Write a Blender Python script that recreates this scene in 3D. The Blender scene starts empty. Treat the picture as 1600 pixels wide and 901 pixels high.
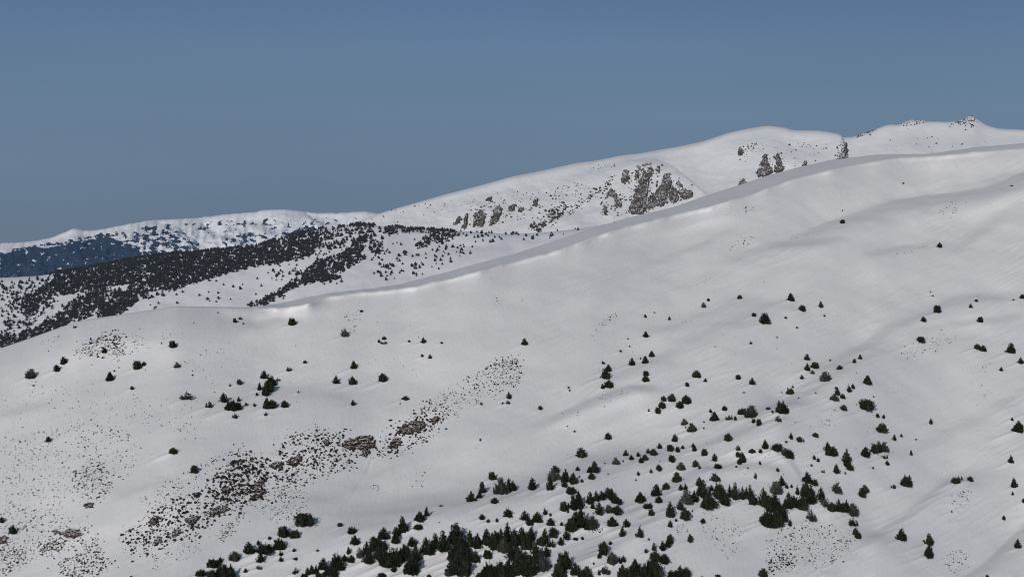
import bpy, bmesh, math, random
import numpy as np
from mathutils import Vector

random.seed(7)
RNG = np.random.default_rng(7)
F = 2667.0          # focal length of the photograph in pixels (60 mm on a 36 mm frame, 1600 px wide)
HZ = 400.0          # row of the true horizon
R = math.radians
scene = bpy.context.scene
COL = scene.collection

# ------------------------------------------------------------------ helpers
def tag(o, label=None, cat=None, group=None, kind=None):
    if label: o['label'] = label
    if cat: o['category'] = cat
    if group: o['group'] = group
    if kind: o['kind'] = kind
    return o

def mesh_obj(name, verts, faces, mat, parent=None, smooth=False):
    me = bpy.data.meshes.new(name)
    verts = np.asarray(verts, dtype=np.float32)
    faces = np.asarray(faces, dtype=np.int32)
    n = faces.shape[1]
    me.vertices.add(len(verts)); me.vertices.foreach_set('co', verts.ravel())
    me.loops.add(faces.size); me.loops.foreach_set('vertex_index', faces.ravel())
    me.polygons.add(len(faces))
    me.polygons.foreach_set('loop_start', np.arange(0, faces.size, n, dtype=np.int32))
    me.polygons.foreach_set('loop_total', np.full(len(faces), n, dtype=np.int32))
    if smooth: me.polygons.foreach_set('use_smooth', np.ones(len(faces), dtype=bool))
    me.update(calc_edges=True)
    me.materials.append(mat)
    o = bpy.data.objects.new(name, me); COL.objects.link(o)
    if parent: o.parent = parent
    return o

def _hash(ix, iy, seed):
    h = (ix.astype(np.int64) * 374761393 + iy.astype(np.int64) * 668265263 + seed * 974711) & 0x7fffffff
    h = ((h ^ (h >> 13)) * 1274126177) & 0x7fffffff
    h = h ^ (h >> 16)
    return h

def noise(x, y, seed=0):
    """gradient noise, about -1..1"""
    x = np.asarray(x, dtype=np.float64); y = np.asarray(y, dtype=np.float64)
    ix = np.floor(x).astype(np.int64); iy = np.floor(y).astype(np.int64)
    fx = x - ix; fy = y - iy
    u = fx*fx*fx*(fx*(fx*6-15)+10); v = fy*fy*fy*(fy*(fy*6-15)+10)
    def g(dx, dy):
        a = _hash(ix+dx, iy+dy, seed) % 4096 * (2*math.pi/4096)
        return np.cos(a)*(fx-dx) + np.sin(a)*(fy-dy)
    a = g(0,0)*(1-u) + g(1,0)*u
    b = g(0,1)*(1-u) + g(1,1)*u
    return (a*(1-v) + b*v) * 1.5

def fbm(x, y, seed=0, octaves=4, gain=0.5, lac=2.03):
    s = 0; a = 1; t = 0
    for i in range(octaves):
        s = s + a*noise(x, y, seed+i*17); t += a
        a *= gain; x = np.asarray(x)*lac; y = np.asarray(y)*lac
    return s/t

def ridged(x, y, seed=0, octaves=4):
    s = 0; a = 1; t = 0
    for i in range(octaves):
        s = s + a*(1-np.abs(noise(x, y, seed+i*13))*1.6); t += a
        a *= 0.5; x = np.asarray(x)*2.07; y = np.asarray(y)*2.07
    return s/t

def sstep(a, b, x):
    t = np.clip((x-a)/(b-a), 0, 1)
    return t*t*(3-2*t)

def poly(pts):
    xs = [p[0] for p in pts]; ys = [p[1] for p in pts]
    def f(x):
        x = np.asarray(x, dtype=float)
        # linear inside, linear extension outside, then lightly smoothed by averaging
        def lin(q):
            y = np.interp(q, xs, ys)
            sl = (ys[1]-ys[0])/(xs[1]-xs[0]); sr = (ys[-1]-ys[-2])/(xs[-1]-xs[-2])
            y = np.where(q < xs[0], ys[0]+(q-xs[0])*sl, y)
            return np.where(q > xs[-1], ys[-1]+(q-xs[-1])*sr, y)
        return (lin(x-6)+lin(x-3)+lin(x)*2+lin(x+3)+lin(x+6))/6
    return f

def seg_gauss(PX, PY, x0, y0, x1, y1, w):
    dx, dy = x1-x0, y1-y0; L = math.hypot(dx, dy)
    ux, uy = dx/L, dy/L
    a = (PX-x0)*ux + (PY-y0)*uy
    b = -(PX-x0)*uy + (PY-y0)*ux
    end = np.clip(np.maximum(-a, a-L), 0, None)
    return np.exp(-(b/w)**2 - (end/(2.5*w))**2), a, b

def inside(px, py, pg):
    r = np.zeros(np.shape(px), dtype=bool)
    n = len(pg)
    for i in range(n):
        x0, y0 = pg[i]; x1, y1 = pg[(i+1) % n]
        if y0 == y1: continue
        c = ((y0 > py) != (y1 > py)) & (px < (x1-x0)*(py-y0)/(y1-y0)+x0)
        r ^= c
    return r

def blur_x(a, sig):
    n = a.shape[1]; p = int(3*sig)
    b = np.concatenate([np.repeat(a[:, :1], p, 1), a, np.repeat(a[:, -1:], p, 1)], axis=1)
    x = np.arange(-p, p+1); k = np.exp(-(x/sig)**2/2); k /= k.sum()
    m = b.shape[1]+2*p
    r = np.fft.irfft(np.fft.rfft(b, m, axis=1)*np.fft.rfft(k, m)[None, :], m, axis=1)
    return r[:, 2*p:2*p+n]

def fit_relief(g, lam):
    """least-squares surface whose rise per row follows g while rising little along the rows"""
    nr, nc = g.shape
    dv = np.zeros_like(g); dv[0] = g[0]; dv[1:-1] = g[1:-1]-g[:-2]; dv[-1] = -g[-2]
    e = np.vstack([dv, dv[::-1]]); e = np.hstack([e, e[:, ::-1]])
    E = np.fft.rfft2(e)
    ky = 2*np.cos(2*math.pi*np.fft.fftfreq(2*nr))-2; kx = 2*np.cos(2*math.pi*np.fft.rfftfreq(2*nc))-2
    D = ky[:, None]+lam*kx[None, :]; D[0, 0] = 1
    E = E/D; E[0, 0] = 0
    r = np.fft.irfft2(E, e.shape)[:nr, :nc]
    return r - r.mean()

# ------------------------------------------------------------------ terrain sheets
class Sheet:
    """A hillside: columns fan out from the valley, each rising with a given slope angle up to its crest and falling off behind it."""
    def __init__(s, x0, x1, step, crest, bottom, y_start, slope, rows, disp=None, back=260, drop=150, min_den=60, roll=14, smooth=130, lam=1.0):
        s.px = np.arange(x0, x1+step, step)
        nc = len(s.px)
        cr = crest(s.px)
        t = np.linspace(0, 1, rows)[:, None]
        bt = np.full(nc, float(bottom))
        PYg = bt[None, :]*(1-t) + cr[None, :]*t
        PXg = np.broadcast_to(s.px[None, :], PYg.shape)
        ang = slope(PXg, PYg, cr[None, :])
        den = F*np.tan(np.radians(ang)) + (PYg-HZ)
        # round the top off
        e = sstep(0, roll, PYg-cr[None, :])
        den = np.maximum(den*e + min_den*(1-e), min_den)
        dpy = np.diff(PYg, axis=0)
        g = -dpy*0.5*(1/den[1:]+1/den[:-1])
        # broad form: slopes averaged along the hillside and summed uphill; fine relief: a height field fitted to what is left
        gm = blur_x(g, smooth/step)
        lnY = np.log(y_start(s.px))[None, :] + np.vstack([np.zeros((1, nc)), np.cumsum(gm, axis=0)])
        lnY = lnY + fit_relief(np.vstack([g-gm, np.zeros((1, nc))]), lam)
        Y = np.exp(lnY)
        Z = -(PYg-HZ)/F*Y
        s.rows = rows
        if disp is not None:
            Z = Z + disp(PXg, PYg, cr[None, :], Y)
        # the side behind the crest
        nb = 14
        k = np.linspace(0, 1, nb+1)[1:, None]
        sl0 = (HZ-cr)/F
        Yb = Y[-1][None, :] + back*k
        Zb = Z[-1][None, :] + back*k*sl0[None, :] - drop*k**1.6 - back*k*np.maximum(sl0, 0)[None, :]
        # a last skirt that runs down into the ground
        Yk = Yb[-1:] + back; Zk = np.full_like(Yk, -420)
        Yf = Y[:1] - 60; Zf = np.full_like(Yf, -420)
        s.Y = np.vstack([Yf, Y, Yb, Yk]); s.Z = np.vstack([Zf, Z, Zb, Zk])
        s.X = (s.px[None, :]-800)/F*s.Y
        s.Yv = Y; s.Zv = Z; s.PYv = HZ - Z*F/Y
        s.x0, s.step = x0, step
    def build(s, name, mat):
        nr, nc = s.Y.shape
        v = np.stack([s.X, s.Y, s.Z], axis=-1).reshape(-1, 3)
        i = np.arange(nr*nc).reshape(nr, nc)
        f = np.stack([i[:-1, :-1], i[:-1, 1:], i[1:, 1:], i[1:, :-1]], axis=-1).reshape(-1, 4)
        o = mesh_obj(name, v, f, mat, smooth=True)
        o['kind'] = 'structure'
        return o
    def _col(s, c, py):
        col = s.PYv[:, c]
        k = int(np.argmax(col <= py))
        if col[k] > py: k = len(col)-1
        if k == 0: return s.Yv[0, c], s.Zv[0, c]
        a = (col[k-1]-py)/max(col[k-1]-col[k], 1e-9); a = min(max(a, 0), 1)
        return s.Yv[k-1, c]*(1-a)+s.Yv[k, c]*a, s.Zv[k-1, c]*(1-a)+s.Zv[k, c]*a
    def at(s, px, py):
        q = (px-s.x0)/s.step
        c = int(min(max(math.floor(q), 0), len(s.px)-2)); a = q-c
        y0, z0 = s._col(c, py); y1, z1 = s._col(c+1, py)
        Y = y0*(1-a)+y1*a; Z = z0*(1-a)+z1*a
        return np.array([(px-800)/F*Y, Y, Z])

CREST_MAIN = poly([(-200,612),(-60,566),(0,544),(50,527),(100,509),(125,501),(155,496),(190,491),(237,484),(275,478),(325,479),(400,480),(432,476),(482,465),(530,457),(580,452),(625,445),(662,435),(700,425),(750,411),(800,398),(850,382),(925,357),(1000,336),(1050,325),(1100,307),(1150,291),(1200,274),(1250,261),(1300,250),(1370,242),(1450,242),(1525,231),(1600,224),(1800,200),(2050,190)])
LIP = poly([(380,484),(450,485),(487,477),(512,467),(550,462),(612,457),(650,452),(675,445),(712,437),(750,427),(800,414),(875,394),(940,370),(995,355),(1050,341),(1112,326),(1162,312),(1200,296),(1245,281),(1300,268),(1335,260),(1400,250),(1437,249),(1487,245),(1525,241),(1560,237),(1620,232),(1800,212),(2050,202)])
LIPM = poly([(395,0),(410,.5),(450,1),(520,.7),(640,1),(700,.7),(820,.8),(900,1),(1000,1.1),(1150,1),(1185,.3),(1240,.45),(1300,.6),(1340,.25),(1400,.9),(1500,.9),(1530,1),(1560,.4),(1620,.2),(1800,.2)])

# soft relief of the snow: (degrees, width above, width below, line): minus = flatter shelf, plus = steeper bank
RELIEF = [
 (-15,2.5,17,[(1225,377),(1262,362),(1300,346),(1360,328),(1400,316),(1440,308),(1500,301),(1540,294),(1570,285),(1600,270),(1700,230)]),
 (6,14,3,[(1250,352),(1340,322),(1440,296),(1540,280),(1600,255)]),
 (5,10,12,[(1260,400),(1340,375),(1450,345),(1560,325),(1640,300)]),
 (4,12,18,[(1200,340),(1320,305),(1420,280)]),
 (5,10,12,[(1420,262),(1500,262),(1580,250)]),(-4,8,12,[(1380,285),(1480,290),(1580,270)]),
 (-8,4,12,[(1130,404),(1220,380),(1330,372)]),
 (-9,3,10,[(1350,400),(1400,386),(1450,382)]),
 (-7,14,10,[(1480,405),(1530,360),(1590,322)]),
 (-9,9,8,[(1270,585),(1330,548),(1400,512),(1480,472),(1540,465),(1610,462)]),
 (6,8,10,[(1400,552),(1480,512),(1560,508)]),(6,6,8,[(1395,520),(1500,496),(1560,490)]),
 (-7,5,8,[(1440,515),(1520,500),(1600,494)]),
 (-11,16,14,[(1180,640),(1255,618),(1320,575),(1380,535)]),
 (-8,8,6,[(1090,672),(1180,645),(1250,625)]),
 (-8,12,12,[(940,598),(1010,570),(1060,542),(1150,500),(1230,470)]),
 (-6,10,10,[(1010,520),(1100,492),(1180,460)]),
 (-13,5,10,[(840,662),(880,645),(940,620),(985,606),(1030,606)]),
 (9,6,14,[(870,668),(930,640),(1000,620),(1050,618)]),
 (7,8,14,[(900,690),(1000,650),(1060,640)]),
 (-13,26,20,[(490,840),(600,806),(700,786),(800,770),(900,738),(1000,716),(1090,700)]),
 (-10,10,9,[(1090,700),(1160,676),(1240,650)]),
 (-12,12,10,[(960,812),(1030,770),(1080,740),(1130,712)]),
 (-12,18,14,[(870,890),(960,845),(1040,790),(1090,765)]),
 (12,7,7,[(1105,722),(1150,712),(1210,712),(1240,735)]),(10,6,6,[(1100,748),(1160,742),(1220,750)]),
 (-10,5,5,[(1100,735),(1150,727),(1215,730)]),(-9,5,5,[(1235,720),(1250,740),(1255,770)]),
 (10,8,12,[(1060,820),(1110,800),(1160,795)]),
 (8,6,10,[(880,835),(935,822),(960,835)]),
 (6,16,24,[(1160,800),(1240,795),(1330,810)]),
 (-12,9,12,[(1345,850),(1400,815),(1440,785),(1480,752),(1530,740)]),
 (6,10,18,[(1430,840),(1490,785),(1560,765)]),
 (-14,2.5,26,[(1490,915),(1540,880),(1580,838),(1630,800)]),
 (7,18,4,[(1480,900),(1530,862),(1580,820),(1620,785)]),
 (-4,10,18,[(1330,830),(1390,845),(1430,838)]),
 (5,12,20,[(1300,700),(1360,760),(1340,820)]),
 (-6,10,12,[(1380,720),(1450,690),(1540,650),(1600,610)]),
 (5,20,20,[(60,570),(200,560),(380,545)]),
 (10,8,10,[(345,490),(420,492)]),(8,8,10,[(440,495),(520,485)]),
 (-8,6,8,[(385,512),(430,500),(470,498)]),
 (6,30,34,[(640,600),(740,570),(840,550)]),
 (7,16,22,[(180,840),(280,790),(400,735),(560,690),(700,640)]),
 (6,10,12,[(60,860),(180,820)]),(-6,10,10,[(180,780),(260,740)]),(-6,10,8,[(0,650),(80,630)]),
 (-8,10,10,[(545,775),(600,735),(640,700)]),
 (-5,10,10,[(430,800),(480,778),(540,770)]),
 (8,8,12,[(140,545),(190,538),(240,540)]),
 (-5,14,14,[(300,640),(420,610),(560,620)]),
 (6,4,8,[(1005,372),(1090,352),(1160,335)]),(-6,6,10,[(1000,420),(1080,390),(1140,360)]),
]

def polyline_gauss(PX, PY, pts, wu, wd):
    best = np.full(PX.shape, 1e9); sgn = np.zeros(PX.shape)
    for (x0, y0), (x1, y1) in zip(pts[:-1], pts[1:]):
        vx, vy = x1-x0, y1-y0; L2 = vx*vx+vy*vy
        t = np.clip(((PX-x0)*vx+(PY-y0)*vy)/L2, 0, 1)
        ex, ey = PX-x0-t*vx, PY-y0-t*vy
        d = np.hypot(ex, ey); k = d < best
        best = np.where(k, d, best); sgn = np.where(k, ey, sgn)
    # taper towards both ends
    ax, ay = pts[0]; bx, by = pts[-1]
    L = math.hypot(bx-ax, by-ay); u = ((PX-ax)*(bx-ax)+(PY-ay)*(by-ay))/(L*L)
    tp = sstep(-.08, .16, u)*sstep(1.08, .84, u)
    return np.exp(-(best/np.where(sgn < 0, wu, wd))**2)*tp

TREES = []          # filled by the tree list: dicts with px, py, h, w, shape (photo pixels)
def main_slope(PX, PY, CR):
    s = 22.0 - 3.6*sstep(850, 100, PX) + 1.2*sstep(1000, 1500, PX)
    s = s + 2.6*fbm(PX/230.0, PY/120.0, 3, 3)
    for a, wu, wd, pts in RELIEF:
        x0 = min(p[0] for p in pts)-3*max(wu, wd); x1 = max(p[0] for p in pts)+3*max(wu, wd)
        i0 = max(int((x0+200)/1.25), 0); i1 = max(int((x1+200)/1.25), 0)
        s[:, i0:i1] += 1.5*a*polyline_gauss(PX[:, i0:i1], PY[:, i0:i1], pts, wu, wd)
    # soft wind streaks from lower left to upper right
    q = PX*0.92 - PY*0.39; r = PX*0.39 + PY*0.92
    s = s + 3.2*fbm(q/170, r/20, 83, 3)*sstep(500, 1000, PX) + 1.3*fbm(q/150, r/24, 84, 3)
    ray = np.degrees(np.arctan((HZ-PY)/F))
    s = ray + 5 + np.logaddexp(0, (s-ray-5)/3.0)*3.0
    d = PY - CR
    lip = LIP(PX[0])[None, :]; m = np.clip(LIPM(PX[0]), 0, 2)[None, :]
    m = m*(0.75+0.5*noise(PX[0]/14.0, PX[0]*0, 91))[None, :]
    b = PY - lip
    s = s + 12*m*np.exp(-((b-2.0)/2.0)**2) + 3*np.clip(m, 0, 1)*np.exp(-(np.clip(b, 0, None)/14)**2)
    # the wind-packed shelf above the lip
    shelf = np.degrees(np.arctan((HZ-PY)/F)) + 2.2 + 0.8*noise(PX/60.0, PY/9.0, 44)
    k = sstep(1.0, -2.5, b)*sstep(392, 430, PX)
    s = s*(1-k) + shelf*k
    # a rounded shoulder where there is no lip
    k2 = sstep(60, 0, d)*sstep(440, 380, PX)
    s = s - 9*k2
    return np.clip(s, -4.0, 66)

def main_disp(PX, PY, CR, Y):
    X = (PX-800)/F*Y
    fade = sstep(0, 70, PY-CR)
    z = 1.5*fbm(X/75, Y/60, 11, 3)*fade
    # wind-packed ripples that run from lower left to upper right
    q = PX*0.90 + -PY*0.44; r = PX*0.44 + PY*0.90
    z = z + (0.16*fbm(q/95, r/13, 21, 3) + 0.05*fbm(q/30, r/5, 23, 2))*sstep(0, 18, PY-CR)
    z = z + (0.03*fbm(q/11, r/3.2, 25, 2) + .10*np.clip(fbm(q/60, r/4.5, 26, 3)-.18, 0, 1))*sstep(0, 10, PY-CR)
    # sharp-edged sastrugi on the wind-swept right side
    cr_ = np.clip(1-np.abs(noise(q/90, r/11, 121))*2.2, 0, 1)**2
    z = z + .42*cr_*np.clip(fbm(PX/120, PY/70, 123, 2)*1.6+.35, 0, 1)*sstep(700, 1050, PX)*sstep(4, 30, PY-CR)
    cr_ = np.clip(1-np.abs(noise(q/45, r/5, 125))*2.4, 0, 1)**2
    z = z + .13*cr_*np.clip(fbm(PX/90, PY/60, 127, 2)*1.6+.25, 0, 1)*sstep(2, 20, PY-CR)
    # rough broken snow on the right shoulder and under the crest
    for x, y, a, bb, amp in ((1330,305,75,16,.35),(1150,330,60,16,.3),(975,430,50,20,.12),(860,440,80,20,.08)):
        z = z + amp*np.exp(-((PX-x)/a)**2-((PY-y)/bb)**2)*np.clip(noise(PX/4.2, PY/2.6, 27)+.1, 0, 1)
    # the wind lip: a steep little step in the snow, broken along its length
    lip = LIP(PX[0])[None, :] + (.7*noise(PX[0]/9.0, PX[0]*0+3, 93) + 1.3*noise(PX[0]/30.0, PX[0]*0+5, 95))[None, :]
    bb = PY-lip
    mm = np.clip(LIPM(PX[0])*(.95+.4*noise(PX[0]/18.0, PX[0]*0, 97)), 0, 1.5)[None, :]
    st = 1/(1+np.exp(np.clip(bb/.45, -40, 40)))
    z = z + 1.5*mm*st*np.exp(-np.clip(-bb, 0, None)/11.0)
    # ribs hanging from the lip
    rib = np.exp(-((bb-9)/8.0)**2)*sstep(0, 4, bb)
    z = z + 0.17*rib*noise((PX+0.9*bb)/7.0, bb/30.0, 29)*sstep(410, 470, PX)*sstep(1250, 1100, PX)
    z = z + 0.18*rib*noise((PX-0.6*bb)/6.0, bb/30.0, 29)*sstep(1380, 1420, PX)*sstep(1560, 1500, PX)
    # the slide track below the brown crag
    for x0, y0, x1, y1, w, amp in ((590,690,575,735,3,-.16),(575,735,537,790,3.2,-.16),(584,700,566,745,1.6,.14),(560,752,540,785,1.6,.10),(540,770,508,792,2,-.08)):
        g, _, b = seg_gauss(PX, PY, x0, y0, x1, y1, w)
        z = z + amp*g
    # drift tails and hollows beside the trees
    for t in TREES:
        if t['h'] < 2.5: continue
        wv = max(t['w'], 4)
        L = wv*(0.9+t['k']); cx = t['px']-L*0.55; cy = t['py']+L*0.20
        i0 = int((cx-2.6*L+200)/1.25); i1 = int((t['px']+wv+200)/1.25)
        rr = slice(max(i0, 0), max(i1, 0))
        A = PX[:, rr]; B = PY[:, rr]
        if A.shape[1] == 0: continue
        a = (A-cx)*0.94 - (B-cy)*0.34; b = (A-cx)*0.34 + (B-cy)*0.94
        z[:, rr] += (0.26+0.022*wv)*(0.4+t['k'])*np.exp(-(a/L)**2-(b/(1.2+0.10*wv))**2)
    return z

CREST_MID = poly([(-500,440),(-200,436),(0,434),(60,431),(120,422),(180,411),(240,400),(300,395),(400,385),(450,369),(500,358),(560,351),(600,353),(640,358),(700,361),(740,362),(800,366),(850,363),(900,358),(960,348),(1010,344),(1100,345),(1300,360)])
def mid_slope(PX, PY, CR):
    s = 15.5 + 2.0*fbm(PX/120.0, PY/50.0, 5, 3)
    for x0, y0, x1, y1, w, a in ((640,400,900,372,7,-6),(800,372,960,352,4,6),(400,480,640,430,10,-3),(430,470,560,440,6,4),(640,440,760,415,8,3),(230,470,420,430,12,2.5),(560,356,700,364,5,5),(720,380,860,384,4,4)):
        g, _, b = seg_gauss(PX, PY, x0, y0, x1, y1, w); s = s + a*g
    return np.clip(s, 3, 40)
def mid_disp(PX, PY, CR, Y):
    q = PX*0.93 - PY*0.36; r = PX*0.36 + PY*0.93
    return (1.6*fbm(PX/40, PY/22, 31, 3) + 0.5*fbm(q/40, r/6, 33, 2))*sstep(0, 20, PY-CR)

CREST_BACK = poly([(480,372),(540,352),(580,338),(600,331),(650,317),(700,303),(750,290),(800,276),(850,266),(900,255),(935,251),(970,243),(1000,240),(1060,229),(1100,219),(1140,207),(1170,201),(1200,197.5),(1225,200),(1240,204),(1280,204),(1305,208),(1315,210),(1320,216),(1324,232),(1328,262),(1340,300),(1500,400)])
def back_slope(PX, PY, CR):
    s = 18.5 + 3*fbm(PX/150.0, PY/60.0, 7, 3)
    for x0, y0, x1, y1, w, a in ((640,322,960,253,7,7),(560,345,700,310,6,5),(1000,262,1090,305,10,-9),(1040,268,1120,300,14,-6),
            (1030,255,1085,300,3.5,8),(950,325,1010,268,9,8),(1020,300,1040,260,16,10),(820,352,960,322,5,-7),(1080,235,1140,212,10,3),(1160,250,1215,262,14,8),
            (1180,215,1300,218,6,4),(1240,240,1320,240,20,-2),(1120,270,1180,240,14,3),(900,275,1000,250,6,-8),(740,345,800,330,14,4)):
        g, _, b = seg_gauss(PX, PY, x0, y0, x1, y1, w); s = s + a*g
    d = PY-CR
    s = s - 6*sstep(9, 1, d)*sstep(640, 700, PX)*sstep(1120, 1060, PX)
    return np.clip(s, 4, 55)
def back_disp(PX, PY, CR, Y):
    fade = sstep(0, 25, PY-CR)
    z = (5*fbm(PX/55, PY/30, 41, 3) + 1.2*fbm(PX/14, PY/9, 43, 3))*fade + .35*noise(PX/5, PY/4, 45)*sstep(0, 6, PY-CR)
    # the spur that stands out of the face, with gullies
    sp = np.exp(-((PX-1025)/50)**2-((PY-300)/42)**2)
    dd = PX-1016-1.15*(PY-252)
    z = z + 30*np.exp(-np.where(dd < 0, dd/70, dd/15)**2)*sstep(244, 285, PY) + 9*np.exp(-((PX-1205)/30)**2-((PY-250)/40)**2) - 8*np.exp(-((PX-1105)/30)**2-((PY-265)/40)**2) + 7*np.exp(-((PX-750)/60)**2-((PY-335)/22)**2)
    z = z + sp*5*ridged((PX+0.5*PY)/26, (PY-0.5*PX)/80, 47, 3)
    return z

CREST_PEAK = poly([(1260,228),(1300,218),(1325,214),(1335,214),(1342,210),(1350,208),(1360,207),(1372,200),(1385,195.5),(1392,194.5),(1405,195.5),(1412,192),(1420,188.5),(1435,188.5),(1448,190),(1480,190.5),(1490,190),(1497,188),(1507,187),(1511,182.5),(1518,182),(1524,184),(1532,190),(1542,196),(1560,201),(1600,203),(1700,206),(1900,214),(2150,240),(2400,275)])
def peak_slope(PX, PY, CR):
    s = 19 + 2.5*fbm(PX/110.0, PY/60.0, 9, 3)
    for x0, y0, x1, y1, w, a in ((1340,225,1400,205,8,4),(1400,200,1560,208,6,3),(1420,225,1600,225,12,-3),(1312,240,1340,215,6,5)):
        g, _, b = seg_gauss(PX, PY, x0, y0, x1, y1, w); s = s + a*g
    return np.clip(s, 4, 50)
def peak_disp(PX, PY, CR, Y):
    return (4*fbm(PX/50, PY/26, 51, 3)+.3*noise(PX/7, PY/4, 53))*sstep(0, 22, PY-CR)

CREST_FAR = poly([(-700,396),(-300,394),(-100,388),(0,380),(50,377),(85,370),(105,361),(118,356),(128,360),(150,360),(200,350),(240,343.5),(300,341),(345,336),(360,334),(400,331),(412,328),(445,327),(480,331),(500,333),(540,332),(568,330),(590,333),(640,345),(800,370)])
def far_slope(PX, PY, CR):
    s = 15 + 5*fbm(PX/60.0, PY/30.0, 15, 3)
    for a, wu, wd, pts in ((-12,4,6,[(215,372),(250,352),(262,348)]),(14,5,6,[(255,372),(262,356),(270,348)]),(-13,3,5,[(262,350),(290,368),(318,384)]),(12,5,4,[(275,352),(300,368)]),
            (-12,4,5,[(310,350),(340,366),(375,384)]),(10,5,5,[(330,345),(360,360)]),(-10,5,6,[(380,345),(420,362),(450,366)]),(13,8,6,[(395,342),(440,350)]),(12,5,5,[(190,372),(215,362)]),
            (-13,3,4,[(478,335),(490,345),(498,352)]),(9,4,4,[(495,338),(540,340)]),(-9,4,6,[(0,392),(60,384),(150,368)])):
        s = s + a*polyline_gauss(PX, PY, pts, wu, wd)
    return np.clip(s, 3, 48)
def far_disp(PX, PY, CR, Y):
    fade = sstep(1, 26, PY-CR)
    q = PX+0.9*PY; r = PY-0.35*PX
    return (80*(ridged(q/52, r/60, 61, 3)-.62) + 22*(ridged(PX/20, PY/15, 67, 3)-.6))*fade + 10*fbm(PX/30, PY/10, 69, 3)*sstep(0, 8, PY-CR) + 7*fbm(PX/9, PY/30, 70, 3)

# ------------------------------------------------------------------ materials
def nodes_of(name):
    m = bpy.data.materials.new(name); m.use_nodes = True
    nt = m.node_tree
    b = nt.nodes['Principled BSDF']
    return m, nt, b

def N(nt, typ, **kw):
    n = nt.nodes.new(typ)
    for k, v in kw.items():
        if k in n.inputs: n.inputs[k].default_value = v
        else: setattr(n, k, v)
    return n

def ramp(nt, fac, stops):
    r = nt.nodes.new('ShaderNodeValToRGB')
    el = r.color_ramp.elements
    while len(el) > 1: el.remove(el[-1])
    el[0].position = stops[0][0]; el[0].color = (*stops[0][1], 1)
    for p, c in stops[1:]:
        e = el.new(p); e.color = (*c, 1)
    nt.links.new(fac, r.inputs['Fac'])
    return r

def snow_mat(name, c0, c1, scale, bump, bump_scale, rough=0.75, haze=None):
    m, nt, b = nodes_of(name)
    tc = N(nt, 'ShaderNodeTexCoord')
    mp = N(nt, 'ShaderNodeMapping'); nt.links.new(tc.outputs['Object'], mp.inputs['Vector'])
    mp.inputs['Rotation'].default_value = (0, 0, R(62)); mp.inputs['Scale'].default_value = (1, 0.16, 1)
    n1 = N(nt, 'ShaderNodeTexNoise', Scale=scale, Detail=6.0, Roughness=0.62)
    nt.links.new(mp.outputs['Vector'], n1.inputs['Vector'])
    r = ramp(nt, n1.outputs['Fac'], [(0.32, c0), (0.68, c1)])
    nt.links.new(r.outputs['Color'], b.inputs['Base Color'])
    b.inputs['Roughness'].default_value = rough
    b.inputs['Specular IOR Level'].default_value = 0.15
    n2 = N(nt, 'ShaderNodeTexNoise', Scale=bump_scale, Detail=7.0, Roughness=0.65)
    nt.links.new(mp.outputs['Vector'], n2.inputs['Vector'])
    bp = N(nt, 'ShaderNodeBump', Strength=1.0, Distance=bump)
    nt.links.new(n2.outputs['Fac'], bp.inputs['Height'])
    nt.links.new(bp.outputs['Normal'], b.inputs['Normal'])
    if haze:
        b.inputs['Emission Color'].default_value = (*haze, 1); b.inputs['Emission Strength'].default_value = 1.0  # airlight painted on as a constant glow; the snow emits nothing itself
    return m

def rock_mat(name, cols, scale, bump, snow=None, haze=None, snow_thr=.6):
    m, nt, b = nodes_of(name)
    tc = N(nt, 'ShaderNodeTexCoord')
    n1 = N(nt, 'ShaderNodeTexNoise', Scale=scale, Detail=8.0, Roughness=0.7)
    nt.links.new(tc.outputs['Object'], n1.inputs['Vector'])
    st = [(0.3+0.4*i/(len(cols)-1), c) for i, c in enumerate(cols)]
    r = ramp(nt, n1.outputs['Fac'], st)
    out = r.outputs['Color']
    if snow:
        # snow lies on what faces up
        ge = N(nt, 'ShaderNodeNewGeometry')
        sx = N(nt, 'ShaderNodeSeparateXYZ'); nt.links.new(ge.outputs['True Normal'], sx.inputs['Vector'])
        n3 = N(nt, 'ShaderNodeTexNoise', Scale=scale*1.3, Detail=4.0)
        nt.links.new(tc.outputs['Object'], n3.inputs['Vector'])
        ad = N(nt, 'ShaderNodeMath', operation='MULTIPLY_ADD'); ad.inputs[1].default_value = .5
        nt.links.new(n3.outputs['Fac'], ad.inputs[0]); nt.links.new(sx.outputs['Z'], ad.inputs[2])
        mr = N(nt, 'ShaderNodeMapRange'); mr.inputs['From Min'].default_value = snow_thr+.25; mr.inputs['From Max'].default_value = snow_thr+.33
        nt.links.new(ad.outputs[0], mr.inputs['Value'])
        mx = N(nt, 'ShaderNodeMix', data_type='RGBA')
        nt.links.new(mr.outputs[0], mx.inputs['Factor'])
        nt.links.new(out, mx.inputs[6]); mx.inputs[7].default_value = (*snow, 1)
        out = mx.outputs[2]
    nt.links.new(out, b.inputs['Base Color'])
    b.inputs['Roughness'].default_value = 0.9
    b.inputs['Specular IOR Level'].default_value = 0.2
    bp = N(nt, 'ShaderNodeBump', Strength=1.0, Distance=bump)
    nt.links.new(n1.outputs['Fac'], bp.inputs['Height']); nt.links.new(bp.outputs['Normal'], b.inputs['Normal'])
    if haze:
        b.inputs['Emission Color'].default_value = (*haze, 1); b.inputs['Emission Strength'].default_value = 1.0  # distance haze imitated by an even emission on the rock
    return m

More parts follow.
